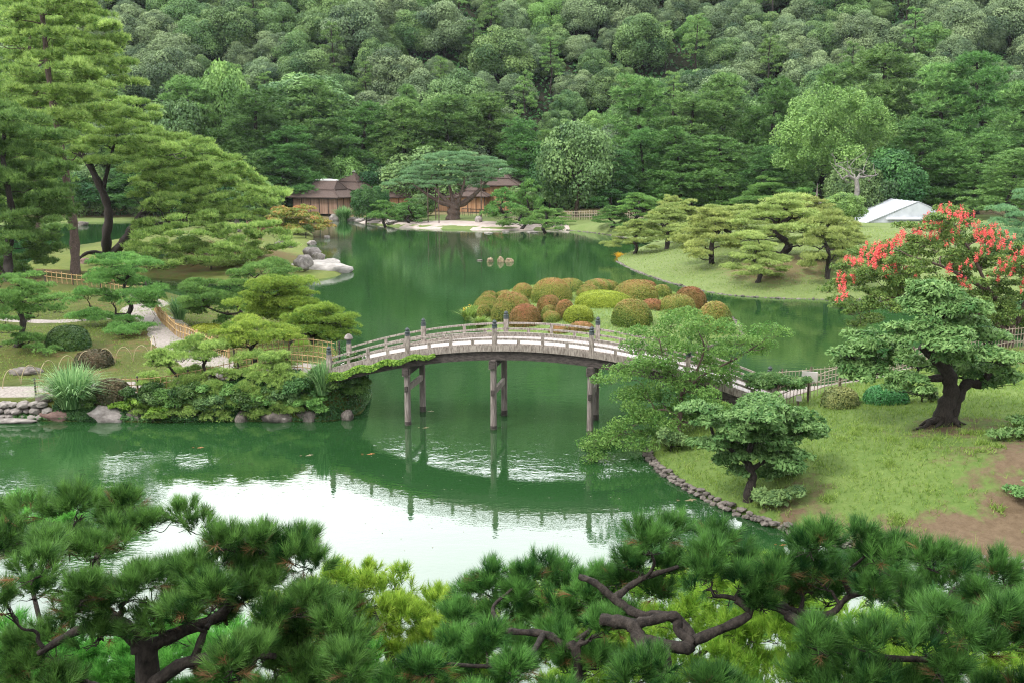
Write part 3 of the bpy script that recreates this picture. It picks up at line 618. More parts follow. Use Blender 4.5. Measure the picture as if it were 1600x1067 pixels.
fence('short golden bamboo fence far back on the left path',[(-37.5,79.5),(-32.5,78.8),(-28.5,77.0)],.9,.42,BAMBOO,seed=4,rails=(.5,.9),pk=.03)
fence('grey bamboo lattice along the lawn side of the right path by round shrubs',[(10.7,39.0),(13.0,41.0),(15.2,42.6),(18.4,44.2),(22,45.9),(28,49.5)],1.0,.25,BAMBOO_G,seed=5,post_mat=BARK_B)
fence('grey bamboo lattice along the pond side of the right path',[(10.8,43.2),(13.4,45.4),(16.5,47.2),(21,49.8),(27,53.5),(34,58)],1.05,.25,BAMBOO_G,seed=6,post_mat=BARK_B)
fence('low brown picket fence on the far green bank below dark trees',[(7.2,172),(12,171.2),(17,170),(22,167)],1.5,.42,BAMBOO_G,seed=7,pk=.05)
fence('pale picket fence on the far sandbar right of the spreading pine',[(-1.2,171),(2.5,171),(6,171.6)],1.4,.40,BAMBOO_G,seed=8,pk=.045)
fence('dark low rail fence on the sand behind the spreading pine trunk',[(-9,181),(-5.5,178),(-2,176)],1.3,1.0,WOOD_DK,seed=9,rails=(.5,.95),pk=.05)
# bent bamboo hoops beside the left path
hp=[(4,608),(33,600),(62,593),(90,585),(120,577),(150,571),(180,568),(208,566),(236,563),(243,540)]
for i in range(9):
    a=at(*hp[i]); b=at(*hp[i+1]); mb=MB(); h=.82
    tube(mb,[a*(1-u)+b*u+UP*(h*math.sin(math.pi*u)**.55) for u in np.linspace(0,1,14)],.02,5)
    lab='bent split bamboo hoop edging the left path beside the mossy mound' if i not in (0,8) else ('bent bamboo hoop of the path edging cut by the left picture edge' if i==0 else 'tall pale bamboo hoop ending the row, nearest the path bend')
    tag(mb.build('bamboo_hoop',HOOP_M,loc=tuple(a)),lab,'hoop','bamboo hoops along the left path')

# ------------------------------------------------------------------ rocks, wall, lanterns, signs
mbw=MB(); rng=np.random.default_rng(3)
t=thing('stone_wall','low wall of pale stones at the pond edge, far left','wall',(-22,42.8,0))
for x in np.arange(-26,-20.6,.42):
    for r in range(3):
        _,V,F=rock_mesh(int(rng.integers(1,99)),.75,2,.3)
        mbw.add(V*np.array([.27,.3,.2])*rng.uniform(.6,1.15)+np.array([x+rng.normal()*.06+.2*(r%2),43.02+.06*r,.12+.27*r]),F,.5,0,False)
mbw.build('stones',STONE_L,t)
mb=MB(); V,F=ROCKS[2][1:]; mb.add(V*np.array([1.3,.35,.18])+np.array([-22.3,42.55,.06]),F,.5,0,True); tag(mb.build('footing_stone',STONE_L,t),'long flat pale slab at the wall foot')
for a in [('flat reddish slab lying at the waterline below the reed clump',92,654,62,20,STONE_R,1,.2),
 ('large pale boulder veined with dark red at the waterline',169,656,70,30,STONE_L,0,.1),
 ('grey boulder half hidden by pine boughs on the left bank',238,642,60,42,STONE,3,.6),
 ('small grey rock under the spreading bank pine',309,634,40,30,STONE,4,.3),
 ('mossy dark rock at the water below the bank pine',438,655,60,26,STONE,5,.9),
 ('square tan block of the bridge abutment at the water',502,652,36,34,STONE_L,2,.0),
 ('tan stone of the abutment nearest the bridge shadow',524,645,34,30,STONE,3,.4),
 ('mossy stone under the bridge left end',548,634,30,30,STONE,1,.4),
 ('low brown stone beside the abutment block',478,655,34,24,STONE,0,.2),
 ('grey flat stones on the mossy mound beside the hoops',37,585,50,14,STONE,2,.1),
 ('dark rock beside the stone wall top behind the reed clump',66,630,30,18,STONE,4,.1)]:
    rock('rock',a[0],a[1],a[2],a[3],a[4],None,a[5],a[6],a[7],z=.05 if a[2]>630 else None)
for a in [('broad pale granite slab sloping into the pond at the left island tip',492,428,104,26,STONE_P,2,.1,0),
 ('upright grey boulder standing on the pale granite slab',474,414,29,21,STONE_L,3,.5,1.2),
 ('round grey boulder behind the pale granite slab',487,400,26,18,STONE_L,1,.2,.9),
 ('small pale boulder beside the round grey one on the slab',497,406,22,16,STONE_L,4,.2,.6),
 ('long pale stone along the far side of the granite slab',515,413,34,12,STONE_P,5,-.3,.2),
 ('two tone grey rock on the island slope above the slab',442,386,26,14,STONE,0,.4,None),
 ('dark rock on the brown island slope below the leaning pine',316,390,22,14,STONE,3,.4,None),
 ('small rock at the island waterline by the red trunked shrub',487,382,14,8,STONE_L,3,.4,.1),
 ('lone pale stone in the water by the plank walled tea house',511,373,9,7,STONE_L,1,.4,.05),
 ('pale rock seen between the tall trunks on the far left water',128,352,18,8,STONE,4,.4,.1),
 ('dark stone lying below the leaning pine roots',134,412,22,12,STONE_R,4,.4,None)]:
    rock('rock',a[0],a[1],a[2],a[3],a[4],None,a[5],a[6],a[7],z=a[8])
for lab,px,py,w,h,k in (('left rounded one of the three tan rocks standing in mid pond',766,410,12,10,1),('pointed middle one of the three tan rocks standing in mid pond',783,410,11,12,0),('right blocky one of the three tan rocks standing in mid pond',796,410,13,9,3)):
    rock('pond_rock',lab,px,py,w,h,None,STONE_T,k,k,z=0)
rock('pond_rock','flat rock barely breaking the water left of the three tan rocks',750,408,9,3,None,STONE,2,0,z=0)
for i,(px,py,w,h,lab) in enumerate([(523,345,18,13,'pale rock at the tea house corner left of the far reed clump'),(552,346,22,9,'low pink rock right of the far reed clump'),(566,347,20,8,'low rock on the far shore under the dark clipped trees'),(580,345,18,8,'pinkish rock on the far shore before the clipped pine'),(594,344,16,8,'small pale rock before the clipped pine'),(612,350,22,10,'grey rock at the left end of the sandbar'),(633,347,24,12,'big grey rock on the sandbar beside the spreading pine'),(748,348,14,14,'upright pale stone on the sandbar right of the spreading pine'),(763,365,16,3,'flat stepping stone in the water before the sandbar'),(790,363,12,4,'round stepping stone in the water below the pale fence'),(832,364,20,3,'flat long stone in the water right of the sandbar')]):
    rock('rock',lab,px,py,w,h,None,STONE_L,i,.3*i)
def lantern(label, p, s, tall=False):
    t=thing('stone_lantern',label,'lantern',p); p=np.asarray(p,float)
    def pt(nm,prof,sd): 
        m=MB(); lathe(m,p,[(r*s,z*s) for r,z in prof],sd,smooth=False); m.build(nm,STONE,t)
    pt('base',[(.42,-.05),(.42,.12),(.3,.2)],6); pt('shaft',[(.16,.2),(.14,.5),(.16,.85)],8); pt('fire_box',[(.36,.86),(.38,.98),(.24,1.0),(.24,1.32),(.3,1.34)],6)
    pt('cap',[(.55,1.345),(.52,1.42),(.2,1.66),(.08,1.7)],6); pt('jewel',[(.1,1.705),(.13,1.8),(.04,1.95 if not tall else 3.0),(.01,2.0 if not tall else 3.3)],6)
lantern('stone lantern among drooping boughs on the left island', at(371,362), 1.25)
lantern('slim pale stone pagoda rising from pale pines on the right', np.array([Q(1275,330,112)[0],112,Q(1275,340,112)[2]]), 1.15, True)
lantern('small stone lantern by the path at the bridge right end', np.array([10.3,43.9,ground(10.3,43.9)]), .55)
def sign(name,label,p,w,h,hz,mat):
    t=thing(name,label,'sign',p); p=np.asarray(p,float); m=MB(); tube(m,[p-UP*.1,p+UP*(hz+h*.4)],.04,6); m.build('post',BARK_B,t)
    m=MB(); box(m,p+UP*hz-np.array([0,.06,0]),w,.05,h,ux=(.97,-.25,0),uy=(.25,.97,0)); m.build('board',mat,t)
g=at(1262,630); sign('notice_board','pale notice board on a brown post by the right lattice fence',g,.62,.42,1.12,PAPER)
g=at(1247,634); sign('notice_board','small pale stone marker board low beside the lattice fence',g,.22,.22,.32,PAPER)
sign('notice_board','small rust brown sign board below the red flowering tree',np.array([Q(1562,550,50)[0],50,ground(Q(1562,550,50)[0],50)]),.42,.36,1.25,BARK_R)

# koi and drifting leaves
def koi(label,px,py,L,rz,mat):
    p=P(px,py,0); m=MB(); pr=[]
    ca,sa=math.cos(rz),math.sin(rz); X=np.array([ca,sa,0]); Y_=np.array([-sa,ca,0])
    L*=.8; pts=[p+X*(u*L)+Y_*(.06*L*math.sin(u*6))-UP*.045*L for u in np.linspace(-.5,.5,10)]
    t=thing('koi',label,'fish',tuple(p))
    tube(m,pts,np.array([.02,.03,.045,.07,.085,.09,.088,.075,.055,.03])*L*1.05,8); m.build('body',mat,t)
    a=np.array(pts[0])+UP*.02; m=MB(); V=[a+UP*.03,a-X*.2*L+Y_*.09*L+UP*.03,a-X*.12*L+UP*.03,a-X*.2*L-Y_*.09*L+UP*.03]; V=V+[v-UP*.012 for v in V]
    m.add(V,[[0,1,2,3],[7,6,5,4],[0,4,5,1],[1,5,6,2],[2,6,7,3],[3,7,4,0]]); m.build('tail',mat,t)
    m=MB(); c=p+X*.18*L
    for s_ in (1,-1):
        V=[c+Y_*s_*.07*L+UP*.02,c+Y_*s_*.2*L-X*.05*L+UP*.015,c+Y_*s_*.16*L-X*.13*L+UP*.015,c+Y_*s_*.06*L-X*.08*L+UP*.02]; V=V+[v-UP*.012 for v in V]
        m.add(V,[[0,1,2,3],[7,6,5,4],[0,4,5,1],[1,5,6,2],[2,6,7,3],[3,7,4,0]])
    m.build('fin',mat,t)
for a in [('orange carp beside the left back leg of the bridge',672,642,.55,-.3,KOI_P),('pale carp just left of the middle bridge leg reflection',664,668,.55,.1,KOI_P),('orange carp below the left bank pine',312,699,.5,.1,KOI_O),('pale carp in the green water left of the bridge reflection',482,711,.6,.35,KOI_P),('faint orange carp left of the bridge leg reflections',578,709,.6,.2,KOI_O),('pale carp making ripples by the stone edging',1077,781,.8,.1,KOI_P),('red orange carp in the bright water between foreground pine boughs',1222,851,.42,.1,KOI_O)]: koi(*a)
rng=np.random.default_rng(11); mb=MB(); n=130
pp=np.array([P(rng.uniform(560,1010),rng.uniform(590,860),.012) for _ in range(n)]); leaves(mb,pp,np.tile(UP,(n,1)),.028,rng,rng.uniform(0,1,n),.6,.02)
tag(mb.build('fallen_leaves',GRAVEL),'tiny pale fallen leaves drifting on the water under the bridge','leaves',kind='stuff')
# ------------------------------------------------------------------ plants: builders
def in_poly(poly, x, y):
    return sdist(np.asarray(poly,float), np.array([x]), np.array([y]))[0] > 0
def fill_pads(poly, n, w, Y, dY, rng, flat=.36, tries=4000, sep=.62, yfac=.9):
    poly=np.asarray(poly,float); lo=poly.min(0); hi=poly.max(0); pts=[]; k=0
    while len(pts)<n and k<tries:
        k+=1; x,y=rng.uniform(lo,hi); ww=w*rng.uniform(.7,1.3)
        if k%10==0: sep*=.996
        if in_poly(poly,x,y) and all(((x-a)/ww)**2+((y-b)/(ww*.45))**2>sep**2 for a,b,_ in pts): pts.append((x,y,ww))
    out=[]
    for x,y,ww in pts:
        yy=Y+rng.uniform(-1,1)*dY; r=ww/2*mpp(yy); out.append((Q(x,y,yy), r, r*yfac, r*flat))
    return out
def lift_pads(pads):
    out=[]
    for c,rx,ry,rz in pads:
        d=c-np.array([0,0,CAMH]); t=1.0; g=ground(c[0],c[1])
        while c[2]<g+.12+rz*.5 and t>.85: t-=.004; c=np.array([0,0,CAMH])+d*t; g=ground(c[0],c[1])
        out.append((c,rx*t,ry*t,rz*t))
    return out
def split_pads(pads, k, rng, q=.56):
    out=[]
    for c,rx,ry,rz in pads:
        for i in range(k):
            a=rng.uniform(0,6.283)+i*6.283/k; f=rng.uniform(.35,.62) if i else .1
            g=q*rng.uniform(.8,1.15); out.append((c+np.array([math.cos(a)*rx*f,math.sin(a)*ry*f,rng.normal()*rz*.35+(.3*rz if not i else 0)]),rx*g,ry*g,max(rz*g*1.25,rx*g*.3)))
    return out
def px_pads(lst, Y, dY, rng, flat=.34):
    out=[]
    for a in lst:
        yy=Y+rng.uniform(-1,1)*dY; r=a[2]/2*mpp(yy); out.append((Q(a[0],a[1],yy), r, r*.9, r*(a[3] if len(a)>3 else flat)))
    return out
def foliage(mb, pads, spec, rng, mat=0):
    for c,rx,ry,rz in pads:
        C,N,T=pad_pts(c,rx,ry,rz,spec['gap'],rng,spec.get('low',-.1)); n=len(C); tone=.5+T+rng.normal(size=n)*.13
        if spec['kind']=='shoot':
            D=nrm(N*spec.get('out',.8)+np.array([0,0,1.])*spec.get('up',.9)+.35*rng.normal(size=(n,3)))
            b_=rng.uniform(size=n)<spec.get('brown',0)*np.where(N[:,2]<.25,2.2,.5); tn=.5+T+rng.normal(size=n)*.2
            shoots(mb,C[~b_],D[~b_],spec['nb'],spec['L'],spec['stem'],spec['w'],spec['ang'],tn[~b_],rng,mat)
            shoots(mb,C[b_],D[b_]*np.array([1,1,.2]),spec['nb']//2,spec['L'],spec['stem'],spec['w'],spec['ang'],tn[b_],rng,1)
        elif spec['kind']=='needle':
            D=nrm(N*spec.get('out',.8)+np.array([0,0,1.])*spec.get('up',.9)+.25*rng.normal(size=(n,3)))
            blades(mb,C,D,spec['nb'],spec['L'],spec['w'],spec['spread'],tone,rng,mat)
        else:
            leaves(mb,C,nrm(N+np.array([0,0,.6])),spec['size'],rng,tone,spec.get('aspect',.5),spec.get('jit',.5),mat)
def branches(mb, trunks, pads, rng, k=.022, rmax=.2, amp=.22, twigs=3, sides=5, mat=0, rmin=.012, levels=.9):
    """limbs from trunk to every cushion, each springing from the nearest wood already there"""
    Pn=[];Rn=[]
    for pts,r0,r1 in trunks:
        p=catmull(pts,6); r=np.linspace(r0,r1,len(p))**1.0; tube(mb,p,r*(1+.10*np.sin(np.arange(len(p))*1.7)),12,mat,cap=True,rough=.07); Pn+=list(p[2:]); Rn+=list(r[2:])
    order=sorted(pads,key=lambda q: min(np.linalg.norm(np.array(Pn)-q[0],axis=1)))
    for c,rx,ry,rz in order:
        e=np.asarray(c)-np.array([0,0,rz*.45]); A=np.array(Pn); R=np.array(Rn)
        d=np.linalg.norm(A-e,axis=1)+levels*np.maximum(0,A[:,2]-e[2])+np.where(R<.02,rx*.4,0); j=int(np.argmin(d))
        r0=min(R[j]*.72,rmax,k*rx*3+.012); r1=max(rmin,r0*.35); p=wiggle(A[j],e,amp,7,rng,.05); p=catmull(p,3)
        rr=np.linspace(r0,r1,len(p)); tube(mb,p,rr,sides,mat); Pn+=list(p[4:]); Rn+=list(rr[4:])
        for q in range(twigs):
            a=rng.uniform(0,6.28); f=rng.uniform(.5,.85); q_=e+np.array([math.cos(a)*rx*f,math.sin(a)*ry*f,rz*rng.uniform(.0,.35)])
            tube(mb,wiggle(p[int(len(p)*.7)],q_,.25,5,rng),np.linspace(r1*.9,rmin*.6,5),4,mat,cap=False)
def tree(name,label,base,trunks,pads,spec,leafm,barkm,seed,cat='tree',group=None,k=.022,rmax=.2,twigs=3,amp=.22,sides=5,rmin=.012):
    rng=np.random.default_rng(seed); t=thing(name,label,cat,tuple(base),group)
    mb=MB(); branches(mb,trunks,pads,rng,k,rmax,amp,twigs,sides,0,rmin); mb.build('trunk',barkm,t)
    mb=MB(); foliage(mb,pads,spec,rng); mb.build('crown',[leafm,NEEDLE_BR] if spec.get('brown') else leafm,t); return t
ND=lambda gap,L,w,nb,spread=.45,up=.9,low=-.1: dict(kind='needle',gap=gap,L=L,w=w,nb=nb,spread=spread,up=up,low=low)
LF=lambda gap,size,jit=.5,aspect=.5,low=-.1: dict(kind='leaf',gap=gap,size=size,jit=jit,aspect=aspect,low=low)

# generic trees (built once at the origin, copied)
def gen_broad(seed, R=5.0, H=9.0, size=.3, n=7000, ncl=38, rough=1.0, low=-.25):
    rng=np.random.default_rng(seed); cs=[]
    while len(cs)<ncl:
        u=rng.uniform(low,1); ph=rng.uniform(0,6.283); s=math.sqrt(max(0,1-u*u)); f=rng.uniform(.55,.86)
        cs.append((np.array([math.cos(ph)*s*R*f*rng.uniform(.85,1.12),math.sin(ph)*s*R*f*rng.uniform(.85,1.12),H-R*.95+u*R*.95*f]),R*rng.uniform(.24,.40)))
    tot=sum(r*r for _,r in cs); C=[];N=[];T=[]
    for c,r in cs:
        m=int(n*r*r/tot); d=nrm(rng.normal(size=(m,3))+np.array([0,0,.45])+.35*nrm(c-np.array([0,0,H-R]))); C.append(c+d*r*rng.uniform(.72,1.08,(m,1))*np.array([1,1,.82])); N.append(d); T.append(np.full(m,.5+rng.normal()*.19))
    mc=MB(); C=np.concatenate(C);N=np.concatenate(N);T=np.concatenate(T)+rng.normal(size=len(C))*.06
    leaves(mc,C,N,size,rng,T,.6,.55*rough)
    mt=MB(); tr=wiggle((0,0,-.5),(rng.normal()*.3,rng.normal()*.3,H-R*.6),.12,7,rng); tube(mt,tr,np.linspace(R*.065,R*.025,7),7)
    for c,r in cs[::3]: tube(mt,wiggle(tr[4],c,.2,5,rng),np.linspace(R*.025,R*.008,5),4,cap=False)
    return mt, mc
def gen_pine(seed, H=18, R=4.5, L=.42, gap=.42, nb=7, start=.35, w=.03, npad=34, flat=.34, crown_r=lambda u:1-.65*u):
    rng=np.random.default_rng(seed); lean=rng.normal(size=2)*H*.03
    tr=wiggle((0,0,-.5),(lean[0],lean[1],H*.97),.06,9,rng); pads=[]
    for i in range(npad):
        u=(i+.5)/npad; z=H*(start+(1-start)*u**.9); a=i*2.4+rng.normal()*.5; rr=R*crown_r(u)*rng.uniform(.35,.95)
        x0=np.interp(z,tr[:,2],tr[:,0]);y0=np.interp(z,tr[:,2],tr[:,1]); pr=R*rng.uniform(.24,.40)*(1-.35*u)
        pads.append((np.array([x0+math.cos(a)*rr,y0+math.sin(a)*rr,z-.04*rr+rng.normal()*.3]),pr,pr*.95,pr*flat))
    mt=MB(); branches(mt,[(tr,H*.019,H*.005)],pads,rng,.02,.14,.15,2,4,0,.02)
    mc=MB(); foliage(mc,pads,ND(gap,L,w,nb,.55,.7,-.25),rng); return mt,mc
def gen_niwaki(seed, R=3.0, H=4.0, npad=16, gap=.2, L=.2, w=.012, nb=8, flat=.22):
    rng=np.random.default_rng(seed); b=rng.uniform(0,6.28)
    tr=np.array([(0,0,-.2),(math.cos(b)*.25*R*.6,math.sin(b)*.25*R*.6,H*.22),(-math.cos(b)*.1*R,-math.sin(b)*.1*R,H*.45),(math.cos(b+1)*.22*R,math.sin(b+1)*.22*R,H*.68),(0,0,H*.88)]); pads=[]
    for i in range(npad):
        u=(i+.5)/npad; z=H*(.24+.74*u); a=i*2.4+rng.normal()*.4; rr=R*(1.05-.88*u**1.5)*rng.uniform(.45,.98); pr=R*rng.uniform(.24,.38)*(1-.2*u)
        pads.append((np.array([math.cos(a)*rr,math.sin(a)*rr,z+rng.normal()*.06*H-.05*rr]),pr,pr*.9,pr*flat))
    mt=MB(); branches(mt,[(tr,R*.07,R*.025)],pads,rng,.022,.1,.3,3,5)
    mc=MB(); foliage(mc,pads,ND(gap,L,w,nb,.5,1.0,-.1),rng); return mt,mc
def protos(fn, count, leafm, barkm, **kw):
    out=[]; s0=kw.pop('seed0',100)
    for i in range(count):
        mt,mc=fn(s0+i, **kw); out.append((mt.mesh('trunk',barkm), mc.mesh('crown',leafm)))
    return out
def whole(fn, seeds, leafm, barkm, **kw):
    """one mesh for trunk and crown: trees too far off to show their parts"""
    out=[]
    for s in seeds:
        mt,mc=fn(s,**kw); 
        for V,F,T,Mi,Sm in zip(mt.v,mt.f,mt.t,mt.m,mt.sm): mc.v.append(V); mc.f.append(F-F.min()+mc.n); mc.n+=len(V); mc.t.append(T); mc.m.append(Mi+1); mc.sm.append(Sm)
        out.append(mc.mesh('tree',[leafm,barkm]))
    return out
def place(name,pr,label,cat,loc,rz,sc,leafm=None,group=None):
    t=thing(name,label,cat,tuple(loc),group); t.rotation_euler=(0,0,rz); t.scale=sc
    inst('trunk',pr[0],t); c=inst('crown',pr[1],t)
    if leafm: c.material_slots[0].link='OBJECT'; c.material_slots[0].material=leafm
    return t

def T3(*pts): return [np.asarray(p,float) for p in pts]
# ------------------------------------------------------------------ the wooded hill
rng=np.random.default_rng(77)
BR=whole(gen_broad,range(8),BROAD_G,BARK_D,R=5.8,H=10.0,size=.18,n=30000,ncl=60,low=-.6)
HP=whole(gen_pine,range(40,44),FOREST_P,BARK_D,H=15,R=4.0,L=.55,gap=.55,nb=6,start=.4,w=.06,npad=26)
cand=[]; tries=0
while tries<9000:
    tries+=1; y=rng.uniform(209,322); x=rng.uniform(-.60,.60)*y
    if all((x-a)**2+((y-b)*.92)**2>5.9**2 for a,b in cand): cand.append((x,y))
def sector(x,y):
    px=800+x/y*FPX*math.cos(PITCH)
    for lim,s in ((330,'above the tall left pines'),(620,'above the plank walled house'),(900,'above the spreading pond pine'),(1180,'above the dark shore pines'),(1430,'above the bright round tree')):
        if px<lim: return s
    return 'above the red blossoms'
info=[]
for x,y in cand:
    z=ground(x,y) if y<206 else float(hill_h(np.array([x]),np.array([y]))[0]+.9)
    ty=533.5-FPX*math.tan(math.atan2(z+10-CAMH,y)+PITCH); px=800+x/y*FPX*math.cos(PITCH)
    info.append((x,y,z,ty,px))
vis=[i for i in info if i[3]>-120 and -60<i[4]<1660]; vis.sort(key=lambda a:a[1])
print('hill trees', len(info), len(vis))
nb_=0; np_=0; rest=[]
KINDS=[('grey green',BROAD_G),('mid green',BROAD_M),('grey green',BROAD_G),('grey green',BROAD_G),('yellow green',BROAD_B),('mid green',BROAD_M),('grey green',BROAD_G)]
for i,(x,y,z,ty,px) in enumerate(vis):
    hgt='low on the slope ' if y<232 else ('halfway up the slope ' if y<258 else 'high up ')
    if rng.uniform()<.14 and np_<120:
        np_+=1; me=HP[rng.integers(4)]; o=inst('hill_pine',me,None,(x,y,z),rng.uniform(0,6.28),(s:=rng.uniform(.8,1.1),s,s*rng.uniform(.85,1.05)))
        tag(o,'layered pine among rounded trees '+hgt+sector(x,y),'pine',('pines '+hgt+sector(x,y)))
    elif nb_<295:
        nb_+=1; k=KINDS[rng.integers(len(KINDS))] if rng.uniform()>.06 else KINDS[4]
        if k[1] is BROAD_B and rng.uniform()<.75: k=KINDS[1]
        o=inst('broadleaf_tree',BR[rng.integers(8)],None,(x,y,z),rng.uniform(0,6.28),(s:=rng.choice([.7,.85,1.0,1.3])*rng.uniform(.9,1.1),s*rng.uniform(.9,1.1),s*rng.uniform(.85,1.1)))
        o.material_slots[0].link='OBJECT'; o.material_slots[0].material=k[1]
        tag(o,k[0]+' broadleaf tree '+hgt+sector(x,y),'tree',k[0]+' broadleaf trees '+hgt+sector(x,y))
    else: rest.append((x,y,z))
rest+=[(a[0],a[1],a[2]) for a in info if not(a[3]>-120 and -60<a[4]<1660)]
mb=MB()
for j in range(230): x=rng.uniform(-.62,.62)*340; y=rng.uniform(322,420); rest.append((x,y,float(hill_h(np.array([x]),np.array([y]))[0]+.9)))
for x,y,z in rest:                       # upper wood, out of the picture but mirrored in the pond
    n=520; d=nrm(rng.normal(size=(n,3))+np.array([0,0,.5])); R=rng.uniform(4.2,6.2); C=np.array([x,y,z+6])+d*R*(1+.22*np.sin(d[:,:1]*7+x)*np.sin(d[:,1:2]*6+y))*np.array([1,1,.8])
    leaves(mb,C,d,.85,rng,.5+rng.normal(size=n)*.15,.6,.5)
tag(mb.build('upper_woods',BROAD_M),'mass of broadleaf woodland covering the top of the hill','woods',kind='stuff')

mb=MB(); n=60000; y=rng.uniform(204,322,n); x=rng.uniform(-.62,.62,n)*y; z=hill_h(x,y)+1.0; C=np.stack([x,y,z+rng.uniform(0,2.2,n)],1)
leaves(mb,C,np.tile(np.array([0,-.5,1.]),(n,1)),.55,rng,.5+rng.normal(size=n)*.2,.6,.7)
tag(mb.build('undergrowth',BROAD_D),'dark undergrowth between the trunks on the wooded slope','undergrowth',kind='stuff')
# ------------------------------------------------------------------ tall trees along the foot of the hill
FP=protos(gen_pine,6,FOREST_P,BARK_D,H=20,R=5.4,L=.58,gap=.48,nb=8,start=.16,w=.045,npad=96,flat=.66)
FB=protos(gen_broad,4,BROAD_M,BARK_B,R=6.0,H=13,size=.25,n=17000,ncl=70,low=-.85)
# (px of crown centre, py of top, Y, crown width px, kind, leaf material, label)
FOREST=[(300,128,205,130,'p',FOREST_P,'tall soft green pine behind the leaning pine, near the hill foot'),(385,148,200,150,'p',PINE_DK,'dark layered pine left of the plank walled tea house'),
(342,100,212,90,'b',BROAD_B,'yellow green rounded tree rising behind the soft green pine'),(262,160,200,110,'b',BROAD_M,'rounded green tree half hidden by the tall left pine'),
(440,205,197,120,'p',PINE_DK,'broad dark pine directly behind the plank walled tea house left end'),(490,135,212,150,'p',FOREST_P,'large mid green pine above the plank walled tea house'),
(470,118,222,150,'b',BROAD_M,'soft olive tree behind the large pine above the tea house'),(560,165,208,120,'p',PINE_DK,'dark flat topped pine above the pyramid roofed tea house'),
(618,160,210,110,'p',FOREST_P,'olive green pine between the tea house roofs and hill'),(700,155,212,150,'p',FOREST_P,'broad olive pine with a dark fork above the spreading pine'),
(760,152,216,120,'p',FOREST_P,'feathery pine up behind the right tea house'),(822,195,208,100,'p',PINE_DK,'dark pine right of the stepped roofs'),
(660,232,203,120,'b',BROAD_M,'bright rounded tree just behind the spreading pine crown'),(870,215,204,90,'b',BROAD_D,'dark rounded tree left of the big round shore tree'),
(905,192,178,110,'b',BROAD_M,'big rounded blue green tree standing at the far bank'),(958,238,176,80,'p',BROAD_D,'narrow near black pine beside the big rounded shore tree'),
(1010,128,196,140,'p',FOREST_P,'tall fresh green pine right of the big rounded shore tree'),(1000,210,182,90,'p',PINE_DK,'short dark pine in front of the tall fresh green one'),
(1080,150,190,140,'p',FOREST_P,'tall spiky pine behind the far lawn pines'),(1065,205,180,110,'p',PINE_DK,'dark mid height pine left of the straight brown trunk'),
(1150,120,194,130,'p',FOREST_P,'tall pine rising between spiky pine and bright round tree'),(1125,215,176,120,'p',PINE_DK,'dark spreading pine showing its straight brown trunk'),
(1215,135,190,120,'p',PINE_DK,'tall dark pine touching the bright round tree on its left'),(1195,235,172,100,'p',PINE_DK,'shaded pine low behind the pale clipped pines'),
(1400,82,196,190,'p',FOREST_P,'huge broad pine above the white pavilion'),
(1290,110,204,110,'p',FOREST_P,'tall pine peeking over the bright round tree'),(1485,108,190,130,'p',FOREST_P,'pale green pine right of the huge broad one'),
(1545,90,186,140,'p',PINE_DK,'dark tall pine near the right picture edge'),(1600,130,172,150,'p',FOREST_P,'big pine cut by the right picture edge'),
(1450,195,166,140,'p',PINE_DK,'dark pine directly behind the white pavilion'),(1385,235,160,110,'b',BROAD_D,'dark green broadleaf beside the dead white branches'),
(1530,215,160,130,'p',PINE_DK,'dark pine above the red flowers at the right'),(1345,255,156,90,'b',BROAD_M,'ivy covered trunk tree left of the white pavilion'),
(1590,235,150,120,'p',FOREST_P,'lower pine at the right edge above the pale maple'),(1318,302,128,58,'b',BROAD_B,'small soft olive tree left of the white pavilion'),
(545,246,205,60,'b',BROAD_B,'small vivid green tree between the two left roofs'),(590,250,206,70,'b',BROAD_D,'small dark round tree behind the low roof'),
(500,262,202,64,'p',PINE_MID,'small yellow green pine peeping over the plank walled tea house'),(455,270,200,70,'p',PINE_MID,'low pine at the left end of the tea house roof')]
HB={'p':20.0,'b':13.0}; RB={'p':4.6,'b':5.6}
for i,(px,py,Y,wpx,k,lm,lab) in enumerate(FOREST):
    x=Q(px,py,Y)[0]; z=ground(x,Y) if Y<206 else float(hill_h(np.array([x]),np.array([Y*1.]))[0]+.9); H=Q(px,py,Y)[2]-z; r=wpx/2*mpp(Y)
    if k=='b' and Y<206: z-=.14*H; H*=1.14
    pr=(FP if k=='p' else FB)[i%(6 if k=='p' else 4)]
    place('pine_tree' if k=='p' else 'broadleaf_tree',pr,lab,'pine' if k=='p' else 'tree',(x,Y,z),i*1.3,(r/RB[k],r/RB[k],H/HB[k]),lm)
rng=np.random.default_rng(8); extra=[]
while len(extra)<46:
    y=rng.uniform(196,222); x=rng.uniform(-.56,.60)*y; px=800+x/y*1530
    if y<206 and 430<px<850: continue
    if all((x-a)**2+(y-b)**2>49 for a,b in extra): extra.append((x,y))
for i,(x,y) in enumerate(extra):
    z=ground(x,y) if y<206 else float(hill_h(np.array([x]),np.array([y]))[0]+.9); k='p' if rng.uniform()<.6 else 'b'; pr=(FP if k=='p' else FB)[i%4]; s=rng.uniform(.6,.95); sec=sector(x,y).replace('above','behind')
    place('pine_tree' if k=='p' else 'broadleaf_tree',pr,('pine in the belt at the hill foot '+sec) if k=='p' else ('broadleaf in the belt at the hill foot '+sec),'pine' if k=='p' else 'tree',(x,y,z),i*2.1,(s*.95,s*.95,s*(.9 if k=='p' else 1.05)),FOREST_P if k=='p' else (BROAD_M if i%3 else BROAD_G),('background pines ' if k=='p' else 'background broadleaf trees ')+sec)
Y=164; x=Q(1305,330,Y)[0]; b=np.array([x,Y,ground(x,Y)]); rng=np.random.default_rng(1310)
pads=fill_pads([(1238,195),(1268,163),(1310,148),(1352,155),(1382,182),(1386,212),(1352,236),(1332,262),(1290,274),(1240,266),(1212,258),(1236,226)],40,48,Y,4.5,rng,.85,yfac=1.0)
